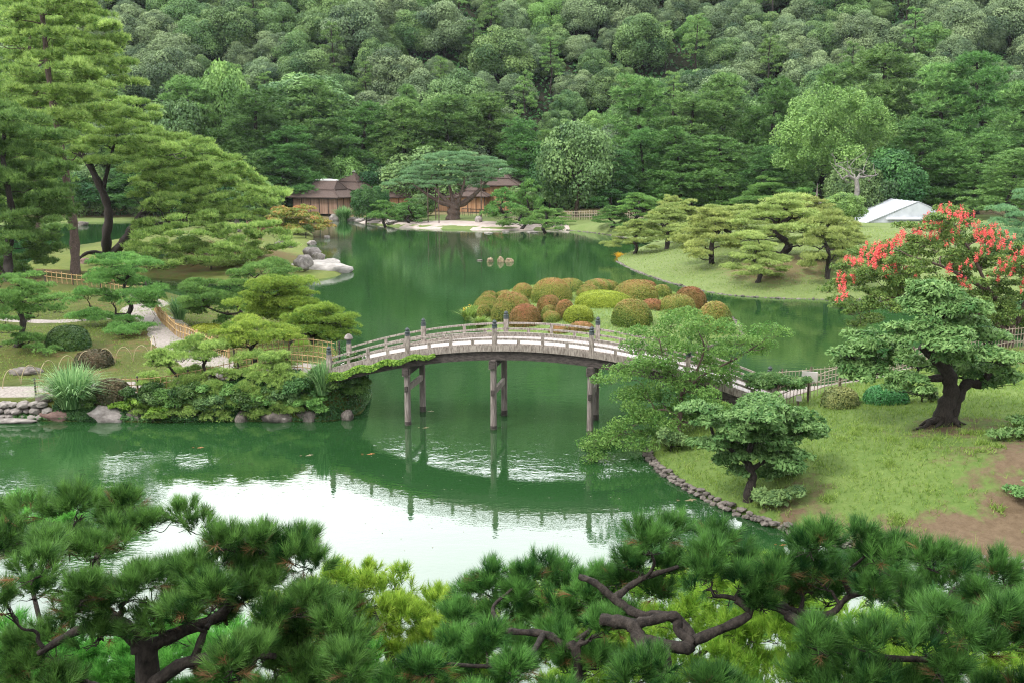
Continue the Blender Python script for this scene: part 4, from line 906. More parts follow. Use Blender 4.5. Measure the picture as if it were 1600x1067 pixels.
tree('broadleaf_tree','bright green round topped tree with billowing clumps',b,[(T3(b-(0,0,.3),b+(.3,0,5),Q(1305,240,Y)),.6,.25)],pads,LF(.21,.19,.6,.6,-.5),BROAD_B,BARK_D,1311,'tree',twigs=1,k=.02,rmax=.25)
# dead white branches below the bright round tree
t=thing('dead_tree','bare white branches of a dead tree below the bright round tree','tree',(Q(1340,330,152)[0],152,1.5))
mb=MB(); b=Q(1340,330,150); f=Q(1338,282,150); tube(mb,wiggle(b,f,.08,7,rng),np.linspace(.5,.3,7),8)
for q,r in (((1308,270),.16),((1372,272),.16),((1300,240),.12),((1326,262),.1),((1352,268),.1)):
    e=Q(*q,150+rng.normal()); p=wiggle(f,e,.3,8,rng); tube(mb,p,np.linspace(r*1.6,.05,8),6)
    for _ in range(3): a=p[rng.integers(4,8)]; tube(mb,wiggle(a,a+rng.normal(size=3)*np.array([1.3,.8,1.1])+np.array([0,0,.6]),.3,5,rng),np.linspace(.07,.02,5),4)
mb.build('trunk',BARK_G,t)

# ------------------------------------------------------------------ clipped pines on the far lawn
NW=protos(gen_niwaki,5,PINE_PALE,BARK_D,R=3.2,H=4.2,npad=40,gap=.17,L=.24,w=.016,nb=9,flat=.26)
for i,(px,by,w,h,lm,lab) in enumerate([(991,397,88,50,PINE_PALE,'small clipped pine with forked trunk at the water, leftmost on the far lawn'),
 (1042,390,120,64,PINE_PALE,'clipped pine second from the left on the far lawn'),(1112,412,135,84,PINE_PALE,'clipped pine with crooked leaning trunk mid far lawn'),
 (1183,442,118,66,PINE_PALE,'low wide clipped pine nearest the water on the far lawn'),(1216,402,205,92,PINE_PALE,'largest clipped pine with pale bare branches on the far lawn'),
 (1292,436,126,100,PINE_PALE,'clipped pine beside the bare sandy patch of the far lawn'),(1322,410,96,56,PINE_PALE,'clipped pine behind, just left of the red blossoms'),
 (1135,384,170,62,PINE_PALE,'clipped pine behind the crooked leaning one'),(1072,376,120,56,PINE_PALE,'clipped pine hidden behind the second one'),
 (1265,378,140,66,PINE_PALE,'clipped pine rising behind the largest one'),
 (1000,352,100,46,PINE_MID,'yellow green clipped pine by the far brown fence'),(955,356,70,30,PINE_MID,'low clipped pine in front of the far brown fence'),(1045,362,70,54,PINE_PALE,'rounded clipped pine on the far green bank'),
 (1195,345,110,60,PINE_MID,'tiered pine standing below the dark forest edge'),(1250,350,90,52,PINE_MID,'tiered pine beside the stone pagoda'),
 (868,352,60,24,PINE_MID,'low flat clipped pine left of the far brown fence')]):
    p=at(px,by); r=w/2*mpp(p[1]); H=h*.95*p[1]/FPX
    place('clipped_pine',NW[i%5],lab,'pine',p,i*1.7,(r/3.3,r/3.3,H/4.0),lm)
# pines and shrubs round the tea houses
ND2=protos(gen_niwaki,3,PINE_MID,BARK_D,R=3.2,H=4.2,npad=26,gap=.26,L=.30,w=.034,nb=7,flat=.42,seed0=300)
for i,(px,by,w,h,lm,lab) in enumerate([(602,347,66,36,PINE_MID,'clipped pine on the rocks in front of the tea houses'),(640,344,60,32,PINE_DK,'dark low pine left of the spreading pine trunk'),
 (786,346,80,50,PINE_MID,'green pine with leaning trunk right of the sandbar'),(825,340,56,54,PINE_MID,'tiered pine in front of the stepped roofs'),(815,350,90,26,PINE_MID,'low spreading pine behind the pale picket fence'),(852,356,80,34,PINE_MID,'green low pine at the right end of the sandbar'),
 (410,318,70,34,PINE_MID,'pale pine left of the plank walled tea house'),(440,330,60,30,PINE_BLUE,'blue green pine under the tea house left eave')]):
    p=P(px,by,1.1); p[2]=max(ground(p[0],p[1]),.4); r=w/2*mpp(p[1]); H=h*p[1]/FPX
    place('clipped_pine',ND2[i%3],lab,'pine',p,i*1.1,(r/3.3,r/3.3,H/4.0),lm)
for i,(px,by,w,h,lm,lab) in enumerate([(572,341,42,56,BROAD_D,'dark clipped column tree at the tea house corner'),(594,338,30,50,BROAD_D,'dark narrow clipped tree before the low roof'),(630,341,60,28,PINE_DK,'dark broad bush in front of the low tea house wing'),(662,336,44,34,BROAD_M,'green bush at the foot of the low wing behind the props'),(820,330,50,40,BROAD_M,'green bush under the stepped roofs')]):
    p=P(px,by,1.1); p[2]=max(ground(p[0],p[1]),.4); r=w/2*mpp(p[1]); H=h*p[1]/FPX
    place('clipped_tree',FB[i%4],lab,'tree',(p[0],p[1],p[2]-.16*H),i*1.1,(r/5.6,r/5.6,H*1.16/13),lm)
for i in range(13):
    x=-48-i*5.2; place('broadleaf_tree',FB[i%4],'dark leafy tree massed on the far bank behind the left trunks','tree',(x,187.5+(i%3)*2,-1.6),i*1.4,(.75,.75,.72+.1*(i%4)),BROAD_D if i%2 else BROAD_M,'far bank trees behind the left trunks')
# the great spreading pine with props
rng=np.random.default_rng(21); Y=172; base=np.array([Q(708,343,Y)[0],Y,.9])
pads=fill_pads([(606,290),(640,268),(665,250),(700,240),(745,243),(790,262),(800,272),(770,282),(748,296),(716,288),(690,296),(650,298)],46,42,Y,5.5,rng,.20)
trk=[([base+(0,0,-.3),base+(.2,0,1.6),base+(.6,0,2.6)],1.25,.75)]
for e in ((650,292),(672,285),(700,280),(726,283),(752,296),(765,280)):
    q=Q(*e,Y+rng.uniform(-3,3)); trk.append(([base+(.4,0,2.2),(base+(.4,0,2.2))*.55+q*.45+np.array([0,0,-.6]),q],.52,.16))
tree('spreading_pine','huge spreading pine with blue green layers on the far sandbar',base,trk,pads,ND(.30,.36,.035,7,.55,1.0,-.1),PINE_BLUE,BARK_B,22,'pine',k=.03,rmax=.3,twigs=2)
for i,(px,py) in enumerate([(669,262),(686,250),(680,345-60),(752,285)]):
    c=Q([669,686,681,752][i],[347,350,341,345][i],[168,166,173,170][i]); mb=MB(); top=Q([669,686,681,752][i],[300,300,305,285][i],c[1]); tube(mb,[(c[0],c[1],.3),(c[0],c[1],top[2]+.6)],.10,6)
    tag(mb.build('prop_pole',BARK_B,loc=(c[0],c[1],.3)),['left slim pole propping the spreading pine','slim pole left of the spreading pine trunk, nearest the water','short pole behind the two left props of the spreading pine','slim pole propping the right side of the spreading pine'][i],'pole','props of the spreading pine')
# ------------------------------------------------------------------ left island and tall left pines
BIG=ND(.33,.46,.030,11,.5,1.05,-.2)
def T3(*pts): return [np.asarray(p,float) for p in pts]
rng=np.random.default_rng(31); Y=103; b=at(168,402); b[1]=max(b[1],101)
# leaning double trunked pine
pads=fill_pads([(215,205),(300,215),(345,245),(400,275),(432,315),(400,345),(330,338),(290,352),(240,330),(215,300),(200,250)],84,60,Y-1,6,rng,.24)+fill_pads([(130,165),(220,150),(250,200),(220,250),(150,260),(110,210)],26,66,Y+1,5,rng,.26)+lift_pads(fill_pads([(215,350),(330,338),(430,350),(462,382),(415,408),(330,412),(255,424),(200,414),(205,380)],58,48,Y-6,5,rng,.20))
q=lambda x,y,d=0: Q(x,y,Y+d)
trk=[(T3(b-(0,0,.4),q(166,372),q(170,335),q(160,300),q(135,250),q(115,236)),.52,.26),(T3(b-(0,0,.3),q(188,385),q(205,360),q(222,335),q(240,318,-1)),.50,.28),
 (T3(q(222,338),q(250,350,-2),q(290,345,-3),q(330,352,-4),q(365,385,-6)),.26,.07),(T3(q(160,300),q(172,250,1),q(185,200,2)),.24,.1),(T3(b+(0,0,.2),q(140,395,-1),q(122,405,-2)),.3,.12)]
tree('leaning_pine','big leaning pine with two dark trunks reaching over the left island',b,trk,split_pads(pads,3,rng,.62),BIG,PINE_BIG,BARK_D,32,'pine',k=.02,rmax=.16,twigs=2)
mb=MB(); tube(mb,wiggle(q(265,243,-5),q(285,236,-6),.3,6,rng),np.linspace(.1,.03,6),5); tube(mb,wiggle(q(270,241,-5),q(292,247,-6),.3,6,rng),np.linspace(.07,.02,5+1),5); tag(mb.build('dead_branch',BARK_G),'bleached dead branch sticking out of the leaning pine crown','branch')
# tall straight trunk pine and its neighbours
rng=np.random.default_rng(33); Y=93; b=at(117,428)
pads=fill_pads([(20,-60),(90,-70),(150,10),(190,70),(205,120),(170,170),(120,190),(60,190),(20,150)],80,72,Y,6,rng,.28)+fill_pads([(40,190),(110,190),(130,240),(90,270),(40,260)],16,64,Y,4,rng,.26)
q=lambda x,y,d=0: Q(x,y,Y+d)
tree('tall_pine','tall pine with one straight bare brown trunk at the water',b,[(T3(b-(0,0,.3),q(116,370),q(108,310),q(97,240),q(80,150,1),q(68,40,1),q(60,-40,1)),.46,.16)],split_pads(pads,3,rng,.62),BIG,PINE_BIG,BARK_B,34,'pine',k=.02,rmax=.15,twigs=2)
rng=np.random.default_rng(35); Y=84; b=at(14,440)
pads=fill_pads([(-80,150),(0,170),(70,200),(95,270),(100,330),(80,400),(40,425),(-60,420)],95,70,Y,5,rng,.30)
q=lambda x,y,d=0: Q(x,y,Y+d)
tree('shore_pine','dark green pine at the left picture edge with low drooping boughs',b,[(T3(b-(0,0,.3),q(13,400),q(18,330),q(5,250),q(10,170)),.4,.14)],split_pads(pads,3,rng,.62),BIG,PINE_MID,BARK_D,36,'pine',k=.02,rmax=.14,twigs=2)
rng=np.random.default_rng(37); Y=120
b=np.array([Q(60,380,Y)[0],Y,ground(Q(60,380,Y)[0],Y)])
pads=fill_pads([(-40,-40),(60,-30),(110,60),(150,140),(120,230),(60,330),(-40,330)],85,80,Y,6,rng,.3)
q=lambda x,y,d=0: Q(x,y,Y+d)
tree('background_pine','pale green pine filling the gap behind the tall straight trunk',b,[(T3(b-(0,0,.6),q(58,300),q(50,180),q(45,30)),.5,.15)],pads,ND(.34,.36,.03,7,.5,.75,-.25),PINE_BIG,BARK_B,38,'pine',k=.02,rmax=.14,twigs=2)
rng=np.random.default_rng(39); Y=150
for i,(cx,top,w,lm,lab) in enumerate([(225,255,110,PINE_DK,'dark pine seen under the leaning pine crown'),(130,270,120,BROAD_D,'dark broadleaf mass across the left water behind the trunks'),(310,250,100,PINE_DK,'dark pine between the leaning pine and the tea house'),(390,280,80,BROAD_M,'green bushy tree left of the tea house roof'),(40,240,150,BROAD_D,'dark broadleaf behind the left edge pine')]):
    Yk=187+i*2; x=Q(cx,300,Yk)[0]; z=ground(x,Yk); z=max(z,-.2); H=Q(cx,top,Yk)[2]-z; r=w/2*mpp(Yk); k='p' if 'pine' in lab.split(' seen')[0].split(' between')[0] and lm is PINE_DK else 'b'
    place('pine_tree' if k=='p' else 'broadleaf_tree',(FP if k=='p' else FB)[i%4],lab,'pine' if k=='p' else 'tree',(x,Yk,z),i*1.9,(r/RB[k],r/RB[k],H/HB[k]),lm)
# red stemmed shrub, orange maple and low growth on the island
rng=np.random.default_rng(41); b=at(405,374); t=thing('bare_pine','small many branched pine with bare reddish stems on the left island','tree',b); mb=MB()
for e in ((383,350),(392,343),(402,345),(410,342),(420,350),(432,352),(426,356),(388,356)):
    w=Q(*e,b[1]+rng.uniform(-1.5,1.5)); p=catmull(wiggle(b+np.array([0,0,.4]),w,.3,6,rng,.1),3); tube(mb,p,np.linspace(.16,.03,len(p)),5)
    for _ in range(3): a=p[rng.integers(6,len(p))]; tube(mb,wiggle(a,a+rng.normal(size=3)*.45+np.array([0,0,.5]),.3,5,rng),np.linspace(.05,.015,5),4)
tube(mb,[b-(0,0,.2),b+(0,0,.3),b+(0,0,.6)],[.45,.36,.22],8); mb.build('trunk',BARK_R,t)
rng=np.random.default_rng(43); b=at(467,366); Y=b[1]
pads=fill_pads([(415,345),(440,328),(470,325),(500,340),(515,352),(495,362),(450,360)],26,40,Y,3,rng,.3)
tree('orange_maple','low maple tinged orange at the left island waterline',b,[(T3(b-(0,0,.2),b+(0,0,.8),b+(.3,0,1.5)),.22,.1)],pads,LF(.16,.15),ORANGE,BARK_D,44,'maple',twigs=2)
for i,(px,py,w,h,m,lab) in enumerate([(350,400,70,18,PINE_PALE,'low spreading pale shrub on the brown island slope'),(300,405,80,20,PINE_BIG,'low pine growth under the leaning pine'),(395,405,60,14,PINE_PALE,'flat pale ground shrub near the granite slab'),(290,385,40,16,PINE_BLUE,'small rounded blue green shrub under the leaning pine'),(455,372,40,14,PINE_PALE,'small pale shrub below the orange maple'),(330,422,90,16,PINE_PALE,'pale low shrub by the island near shore'),(400,366,40,14,PINE_PALE,'pale tuft shrub beside the bare red stems'),(250,412,60,20,PINE_BLUE,'blue green low boughs at the island left shore'),(455,350,50,24,PINE_BIG,'pale green tree above the orange maple'),(478,372,30,20,SHRUB_D,'round shrub at the water below the orange maple')]):
    rng=np.random.default_rng(500+i); b=at(px,py); Y=b[1]; s=mpp(Y)
    pads=[(b+np.array([rng.uniform(-.5,.5)*w*s*.8,rng.uniform(-1,1)*w*s*.25,h*s*rng.uniform(.35,.6)]),w*s*.24,w*s*.22,h*s*.35) for _ in range(6)]
    tree('island_shrub',lab,b,[(T3(b-(0,0,.2),b+(0,0,.15),b+(0,0,h*s*.4)),.09,.05)],pads,ND(.22,.26,.025,7,.55,.8,-.1),m,BARK_D,600+i,'shrub',twigs=1)

# ------------------------------------------------------------------ azaleas clipped into domes
def dome(name,label,p,r,ry,h,leafm,seed,leaf=.06,n=None,cat='bush',group=None,bias=.42):
    rng=np.random.default_rng(seed); mb=MB(); n=n or int(8000*min(3,(r*ry+r*h)/2.2))
    u=rng.uniform(-.08,1,n); ph=rng.uniform(0,6.283,n); s=np.sqrt(1-u*u); d=np.stack([s*np.cos(ph),s*np.sin(ph),u],1)
    k=rng.normal(size=(6,3))*2.2; bump=1+.032*np.sin(d@k.T).sum(1)/1.5
    q=np.sign(d)*np.abs(d)**np.array([.9,.9,.8])
    C=np.asarray(p)+q*np.array([r,ry,h])*(bump*rng.uniform(.93,1.03,n))[:,None]
    patch=np.sin(d@(k[0]*1.3)+1)*.10+np.sin(d@(k[1]*2.4))*.08
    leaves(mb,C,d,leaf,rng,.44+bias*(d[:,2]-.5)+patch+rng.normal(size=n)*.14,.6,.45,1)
    nu,nv=9,18; uu=np.linspace(-.3,1,nu); V=[]
    for a in uu:
        for j in range(nv):
            b_=j/nv*6.283; s_=math.sqrt(max(0,1-a*a)); V.append(np.asarray(p)+np.array([math.cos(b_)*s_*r,math.sin(b_)*s_*ry,a*h])*.92)
    i=np.arange(nu-1)[:,None]*nv; j=np.arange(nv)[None,:]; kk=(j+1)%nv
    mb.add(V,np.stack([i+j,i+kk,i+nv+kk,i+nv+j],-1).reshape(-1,4),.3,0,True)
    return tag(mb.build(name,[SHRUB_D,leafm],loc=tuple(p)),label,cat,group)
AZ=[(540,120,190,122,180,'A','big round olive azalea dome, tallest at the back left of the islet'),(640,90,150,80,130,'A','wide low azalea behind the tall olive dome'),(390,125,110,90,170,'A','reddish brown azalea ball left of the tall olive dome'),
(290,135,80,45,158,'A','small brown azalea near the islet back left'),(215,145,90,48,168,'A','reddish azalea at the far left rear of the islet'),(200,190,125,88,235,'A','olive azalea above the yellow lilies'),
(187,232,70,72,265,'A','small round azalea nearest the yellow lilies'),(335,215,190,152,285,'A','large brown topped azalea left of the cluster of small balls'),(400,258,150,112,312,'R','russet azalea dome just behind the bridge railing'),
(530,195,115,96,240,'R','brown ball azalea above the pair of small green balls'),(608,215,90,92,262,'R','reddish ball azalea right of the small balls'),(525,230,70,62,258,'A','smaller upper one of two little azalea balls'),
(542,257,92,62,287,'A','lower one of two little azalea balls'),(680,245,140,92,290,'G','green azalea dome with ragged top near the bridge'),(820,160,265,102,210,'G','long bright green oval azalea in the islet centre'),
(740,120,120,62,152,'A','orange brown azalea behind the bright green oval'),(800,90,165,66,120,'A','broad azalea at the islet rear middle'),(985,125,212,124,187,'A','large tan topped azalea right of the bright green oval'),
(1015,85,135,52,112,'R','red brown azalea peeping over the large tan topped one'),(1115,120,105,72,156,'A','green brown azalea at the islet rear right'),(1070,190,125,62,222,'R','russet low azalea in front of the large tan topped one'),
(965,245,190,138,312,'A','big olive azalea half hidden by the feathery tree'),(1200,190,172,108,242,'A','olive dome azalea second from the right'),(1270,160,150,112,217,'R','red brown azalea dome behind the second from right'),
(1395,260,178,165,348,'A','tall azalea dome at the right tip of the islet'),(580,325,95,42,342,'R','low russet azalea seen through the bridge railing, left'),(700,305,115,52,332,'R','low russet azalea seen through the bridge railing, right')]
AZR=leaf_mat("azalea_russet",(.075,.06,.015),(.20,.085,.042),.2,.6,var=.1,huev=.01,mid=(.14,.095,.03))
for i,(cx,cy_,w,h,by,m,lab) in enumerate(AZ):
    px=700+.3*cx; pyb=420+.3*(by-h*.06); p=at(px,pyb); s=mpp(p[1]); r=.3*w/2*s*1.13; ry=r*.85; dep=math.atan2(CAMH,p[1])
    hh=max(.3,(.3*h*s-ry*math.sin(dep))/math.cos(dep)*1.02); p[1]+=ry*.8; p[2]=ground(p[0],p[1])-.03
    dome('azalea_bush',lab,p,r,ry,hh,{'A':AZALEA,'R':AZR,'G':AZALEA_G}[m],700+i,.055)
# reeds and grasses
def reeds(name,label,p,r,h,n,w,m,seed,cat='grass clump',droop=.8,kind=None):
    rng=np.random.default_rng(seed); mb=MB(); a=rng.uniform(0,6.283,n); rr=r*.35*np.sqrt(rng.uniform(0,1,n)); b=np.asarray(p)+np.stack([np.cos(a)*rr,np.sin(a)*rr,0*a-.05],1)
    o=np.stack([np.cos(a),np.sin(a),0*a],1)+.3*rng.normal(size=(n,3))*np.array([1,1,0]); H=h*rng.uniform(.55,1.1,n)[:,None]; out=r*rng.uniform(.2,1.0,n)[:,None]
    sd=nrm(np.cross(o,UP))*w; V=[]
    for u,ww in ((0,1),(.35,1),(.7,.8),(1,.05)):
        c=b+o*out*u**1.6+UP*H*(u-droop*.5*u**3*(out/r)); V+= [c-sd*ww,c+sd*ww]
    V=np.stack(V,1).reshape(-1,3); i=np.arange(n)[:,None]*8; F=np.concatenate([i+np.array([[k,k+1,k+3,k+2]]) for k in (0,2,4)])
    mb.add(V,F,np.tile(rng.uniform(0,1,n),3),0); return tag(mb.build(name,m,loc=tuple(p)),label,cat,kind=kind)
reeds('reed_clump','big fountain of striped green reeds at the left water edge',at(115,636),1.55,2.3,900,.022,REED,1,droop=1.1)
reeds('reed_clump','upright tuft of fine green grass at the bridge left end',np.array([-8.35,42.85,1.25]),.75,1.7,500,.016,REED,2,droop=.5)
reeds('reed_clump','dark blue green reed tuft beside the golden rail fence',at(281,500),.8,1.7,300,.025,REED,3,droop=.5)
reeds('reed_clump','round green reed clump on the far shore by the tea house',at(537,346),2.0,3.2,700,.05,REED,4,droop=.9)
rng=np.random.default_rng(51)
for i,(px,py,sc,lab) in enumerate([(727,500,1.0,'bright grass and lily leaves at the islet left tip'),(738,492,.8,'lily leaves behind the bright grass at the islet left tip'),(745,510,.8,'lily leaf clump below the smallest left azalea')]):
    reeds('lily_clump',lab,at(px+6,py),1.0*sc,1.1*sc,260,.028,GRASSB,60+i,'lily clump')
t=MB(); 
for (px,py) in ((723,486),(727,483),(736,477),(740,476),(743,478),(734,480)):
    for k in range(1): c=Q(px+rng.uniform(-3,3),py+rng.uniform(-2,2),74+rng.uniform(-1,1)); leaves(t,np.tile(c,(9,1))+rng.normal(size=(9,3))*.06,np.tile(UP,(9,1)),.07,rng,rng.uniform(0,1,9),.6,.8)
tag(t.build('lily_flowers',FLOWER_Y),'yellow orange lily flowers at the islet left tip','flowers',kind='stuff')
reeds('lily_clump','small yellow flowered clump at the far lawn tip',at(967,402),.9,.7,120,.02,FLOWER_Y,66,'flower clump')
# lawn blades and bank weeds: nobody could count them
def grass(label,land_name,n,keep,h,w,m,seed,name='grass'):
    poly,hf,_,bd,_,soil=LANDS[land_name]; rng=np.random.default_rng(seed); X=rng.uniform(bd[0],bd[1],n); Y=rng.uniform(bd[2],bd[3],n); s=sdist(poly,X,Y); k=(s>.1)&keep(X,Y,s)
    so=soil(X,Y,s)+fbm(X,Y,1.6,seed)*.25; k&=(so<rng.uniform(.05,.75,n)); X,Y,s=X[k],Y[k],s[k]; C=np.stack([X,Y,hf(X,Y,s)],1); mb=MB()
    blades(mb,C,np.tile(UP,(len(C),1)),3,h,w,.45,rng.uniform(.1,1,len(C)),rng,0); print(label,len(C)); return tag(mb.build(name,m),label,'grass',kind='stuff')
path_r=catmull(np.array([(10.2,40.6),(12.2,42.6),(15,44.4),(20,46.6),(27,51),(36,56)],float),8)
def offpath(X,Y): 
    d=np.full(X.shape,1e9)
    for p in path_r: d=np.minimum(d,np.hypot(X-p[0],Y-p[1]))
    return d>1.55
grass('short grass blades over the near lawn','right_bank',150000,lambda X,Y,s:(X<30)&(Y<47)&offpath(X,Y),.17,.009,GRASSB,71)
grass('longer grass hanging over the stone edging','right_bank',60000,lambda X,Y,s:(X<19)&(Y<41)&(s<.75)&(np.sin(X*3.1)+np.sin(Y*2.3)>-.6),.30,.009,GRASSB,75)
grass('mossy grass on the left bank','left_bank',120000,lambda X,Y,s:(Y>46.6)&(Y<75)&(np.sin(X*.9)+np.sin(Y*.7)>-1.2),.14,.009,GRASSB,72)
grass('grass of the far lawn','lawn_island',60000,lambda X,Y,s:(X<45)&(Y<125),.20,.016,leaf_mat("grass_pale",(.14,.22,.05),(.28,.34,.11),.3,var=0,huev=0),73)
grass('grass over the azalea islet','azalea_island',50000,lambda X,Y,s:s>0,.16,.012,MATS["grass_pale"],74)
rng=np.random.default_rng(81); mb=MB(); C=[]
for _ in range(44):
    x,y=rng.uniform(9.5,22),rng.uniform(27.3,36); 
    if sdist(LANDS['right_bank'][0],np.array([x]),np.array([y]))[0]<.5: continue
    m_=rng.integers(15,60); C.append(np.stack([x+rng.normal(size=m_)*.12,y+rng.normal(size=m_)*.12,np.zeros(m_)],1))
C=np.concatenate(C); C[:,2]=ground(C[:,0],C[:,1]); blades(mb,C,np.tile(UP,(len(C),1)),3,.20,.012,.6,rng.uniform(.2,1,len(C)),rng); tag(mb.build('weeds',GRASSB),'scattered weed tufts on the bare soil of the near lawn','weeds',kind='stuff')

# ------------------------------------------------------------------ clipped pines of the left bank
NEAR=ND(.115,.15,.0075,11,.5,.95,-.05)
def bank_pine(label,px,py,Y,lst,trunk,leafm,seed,dY=1.2,flat=.26,spec=NEAR,r0=.17,r1=.07,z=None,group=None,k=.03):
    rng=np.random.default_rng(seed); x=Q(px,py,Y)[0]; b=np.array([x,Y,ground(x,Y) if z is None else z]); pads=lift_pads(split_pads(px_pads(lst,Y,dY,rng,flat),4,rng))
    tr=[(T3(b-(0,0,.2),*[Q(a,c,Y) for a,c in tk]),r0*f,r1*f) if j==0 else (T3(*[Q(a,c,Y) for a,c in tk]),r0*f*.8,r1*f) for j,(f,tk) in enumerate(trunk)]
    return tree('bank_pine',label,b,tr,pads,spec,leafm,BARK_D,seed,'pine',k=k,rmax=.10,twigs=3,amp=.3)
bank_pine('green clipped pine at the back of the bank, highest over the pond',385,528,60,[(409,422,96),(434,433,66),(380,434,74),(324,450,92),(313,467,84),(333,478,94),(302,487,66),(352,462,84),(345,500,50),(372,448,70),(450,425,50)],[(1,[(380,500),(372,470),(395,440)]),(.6,[(378,490),(350,490),(318,478)])],PINE_MID,101)
bank_pine('yellow green clipped pine in the middle of the left bank group',455,535,56,[(437,447,104),(414,456,112),(454,470,114),(397,476,104),(431,478,124),(465,490,94),(414,492,114),(448,501,104),(470,462,60),(395,460,60),(440,515,80)],[(1,[(450,515),(440,490),(425,465)])],PINE_YEL,102)
bank_pine('bright yellow green pine nearest the bridge rail, at the water',488,548,53,[(507,487,94),(527,498,84),(487,501,84),(510,510,114),(532,515,66),(493,520,84),(515,529,94),(485,535,60),(535,505,40),(470,508,50)],[(1,[(487,530),(495,515),(508,500)])],PINE_YEL,103)
bank_pine('yellow green pine with dark crooked stem behind the lattice fence',402,575,46.2,[(397,512,106),(425,520,86),(366,523,86),(414,532,116),(442,532,66),(380,535,80),(350,532,50)],[(1,[(398,562),(408,552),(392,546),(405,530)])],PINE_YEL,104,.9)
bank_pine('sprawling olive pine spilling down the bank to the water',350,614,44.2,[(310,537,94),(338,548,84),(257,557,64),(290,548,66),(324,560,76),(273,565,76),(268,588,84),(296,596,84),(257,605,56),(318,607,66),(332,624,74),(358,633,94),(380,638,74),(408,593,74),(436,577,84),(420,599,84),(360,602,84),(453,613,74),(470,610,54),(420,630,64),(304,647,84),(256,650,60),(335,652,64),(437,560,60),(395,618,70),(345,585,60),(380,580,60),(235,625,50),(225,600,44),(440,640,60),(290,625,70),(320,585,70),(400,620,70),(465,595,60),(400,650,60),(275,640,60),(300,610,60),(235,590,60),(250,570,60),(425,565,70),(380,560,70),(440,600,60),(478,625,50),(225,640,50),(455,640,60)],[(1,[(352,600),(335,590),(318,572),(330,552)]),(.9,[(348,604),(300,602),(280,590),(262,570)]),(.9,[(352,604),(390,612),(420,612),(450,606)]),(.7,[(350,610),(345,625),(370,635)])],PINE_BIG,105,1.1,.30,ND(.10,.13,.0065,11,.5,.95,-.05),.15,.05)
mb=MB(); rng=np.random.default_rng(6)
for a,b_ in (((385,622),(402,612)),((402,612),(432,615)),((402,612),(412,622)),((385,622),(392,630))): tube(mb,wiggle(Q(*a,43.6),Q(*b_,43.5),.25,7,rng),np.linspace(.05,.025,7),6)
tag(mb.build('dead_branch',BARK_G),'bleached forked dead branch low on the sprawling bank pine','branch')
bank_pine('green pine with S shaped trunk over the left path',214,545,60,[(197,405,94),(222,416,64),(168,414,64),(180,433,94),(211,442,84),(236,456,64),(152,439,64),(126,464,64),(146,459,64),(208,467,114),(183,467,64),(230,478,54),(230,512,50),(197,509,84),(135,500,94),(157,498,64),(180,520,64),(205,425,70)],[(1.2,[(212,522),(204,498),(188,493),(168,494),(155,486)]),(1.1,[(198,496),(205,478),(192,460),(200,430)]),(.7,[(155,487),(140,478)])],PINE_MID,106,1.6,.28)
bank_pine('green pine with tiered pads at the left picture edge',28,565,52,[(17,442,74),(45,445,74),(70,453,64),(17,464,64),(50,464,84),(81,464,54),(22,487,84),(53,484,64),(87,484,54),(65,532,54),(30,537,64),(65,549,54),(5,518,54),(-20,470,60),(-10,500,60),(40,500,50),(60,470,60)],[(1.2,[(30,535),(36,505),(30,480),(40,458)]),(.8,[(30,540),(10,545),(-10,535)])],PINE_MID,107,1.5,.28)
poly,hf,_,bd,_,_=LANDS['left_bank']; rng=np.random.default_rng(55); n=420000; X=rng.uniform(-24,-5.5,n); Y_=rng.uniform(42,50,n); ss=sdist(poly,X,Y_)
k=(ss>.02)&(ss<1.5)&((X>-20.5)|(ss<.4))&((np.hypot(X+8.2,Y_-44.2)>1.35)|(ss<.45)); X,Y_,ss=X[k],Y_[k],ss[k]; e=.05; Z=hf(X,Y_,ss)
gx=(hf(X+e,Y_,sdist(poly,X+e,Y_))-Z)/e; gy=(hf(X,Y_+e,sdist(poly,X,Y_+e))-Z)/e; N=nrm(np.stack([-gx,-gy,np.ones(len(X))],1)); t_=.45+.22*fbm(X,Z*3+Y_,1.3,4)
k=rng.uniform(size=len(X))<np.clip(.55+.5*fbm(X,Y_+Z*2,1.1,8),0.05,1); mb=MB(); C=np.stack([X,Y_,Z],1)+N*rng.uniform(0,.16,(len(X),1)); leaves(mb,C[k],N[k],.055,rng,t_[k]+rng.normal(size=k.sum())*.15,.6,.6)
tag(mb.build('ground_cover',BROAD_D),'low leafy ground cover clothing the steep left bank','ground cover',kind='stuff'); print('cover',k.sum())
# rounded shrubs
def shrub(label,px,py,w,h,m,seed,leaf=.07,name='round_shrub',n=None):
    p=at(px,py); s=mpp(p[1]); r=w/2*s; p[1]+=r*.6; p[2]=ground(p[0],p[1])-.03; return dome(name,label,p,r,r*.85,max(.3,h*s*.93-r*.2),m,seed,leaf,n,'shrub',bias=.15)
shrub('dark green clipped dome on the mossy mound by the left path',98,546,68,42,SHRUB_D,201)
shrub('dark purplish loose shrub behind the bamboo hoops',140,575,58,36,leaf_mat("purple_shrub",(.035,.045,.02),(.12,.085,.05),.2,var=0),202,.09)
shrub('pale olive low dome beside the golden rail fence',320,520,60,18,AZALEA_G,203)
shrub('dark russet shrub right of the reed clump',170,640,58,44,MATS["purple_shrub"],204,.08)
shrub('olive clipped ball on the lawn side of the right lattice fence',1318,638,60,38,leaf_mat("olive_shrub",(.07,.10,.03),(.26,.26,.09),.2,var=0),205,.055)
shrub('smooth dark green dome under the twisted tree',1392,632,70,38,leaf_mat("deep_green",(.02,.09,.025),(.06,.20,.06),.2,.35,var=0),206,.05)
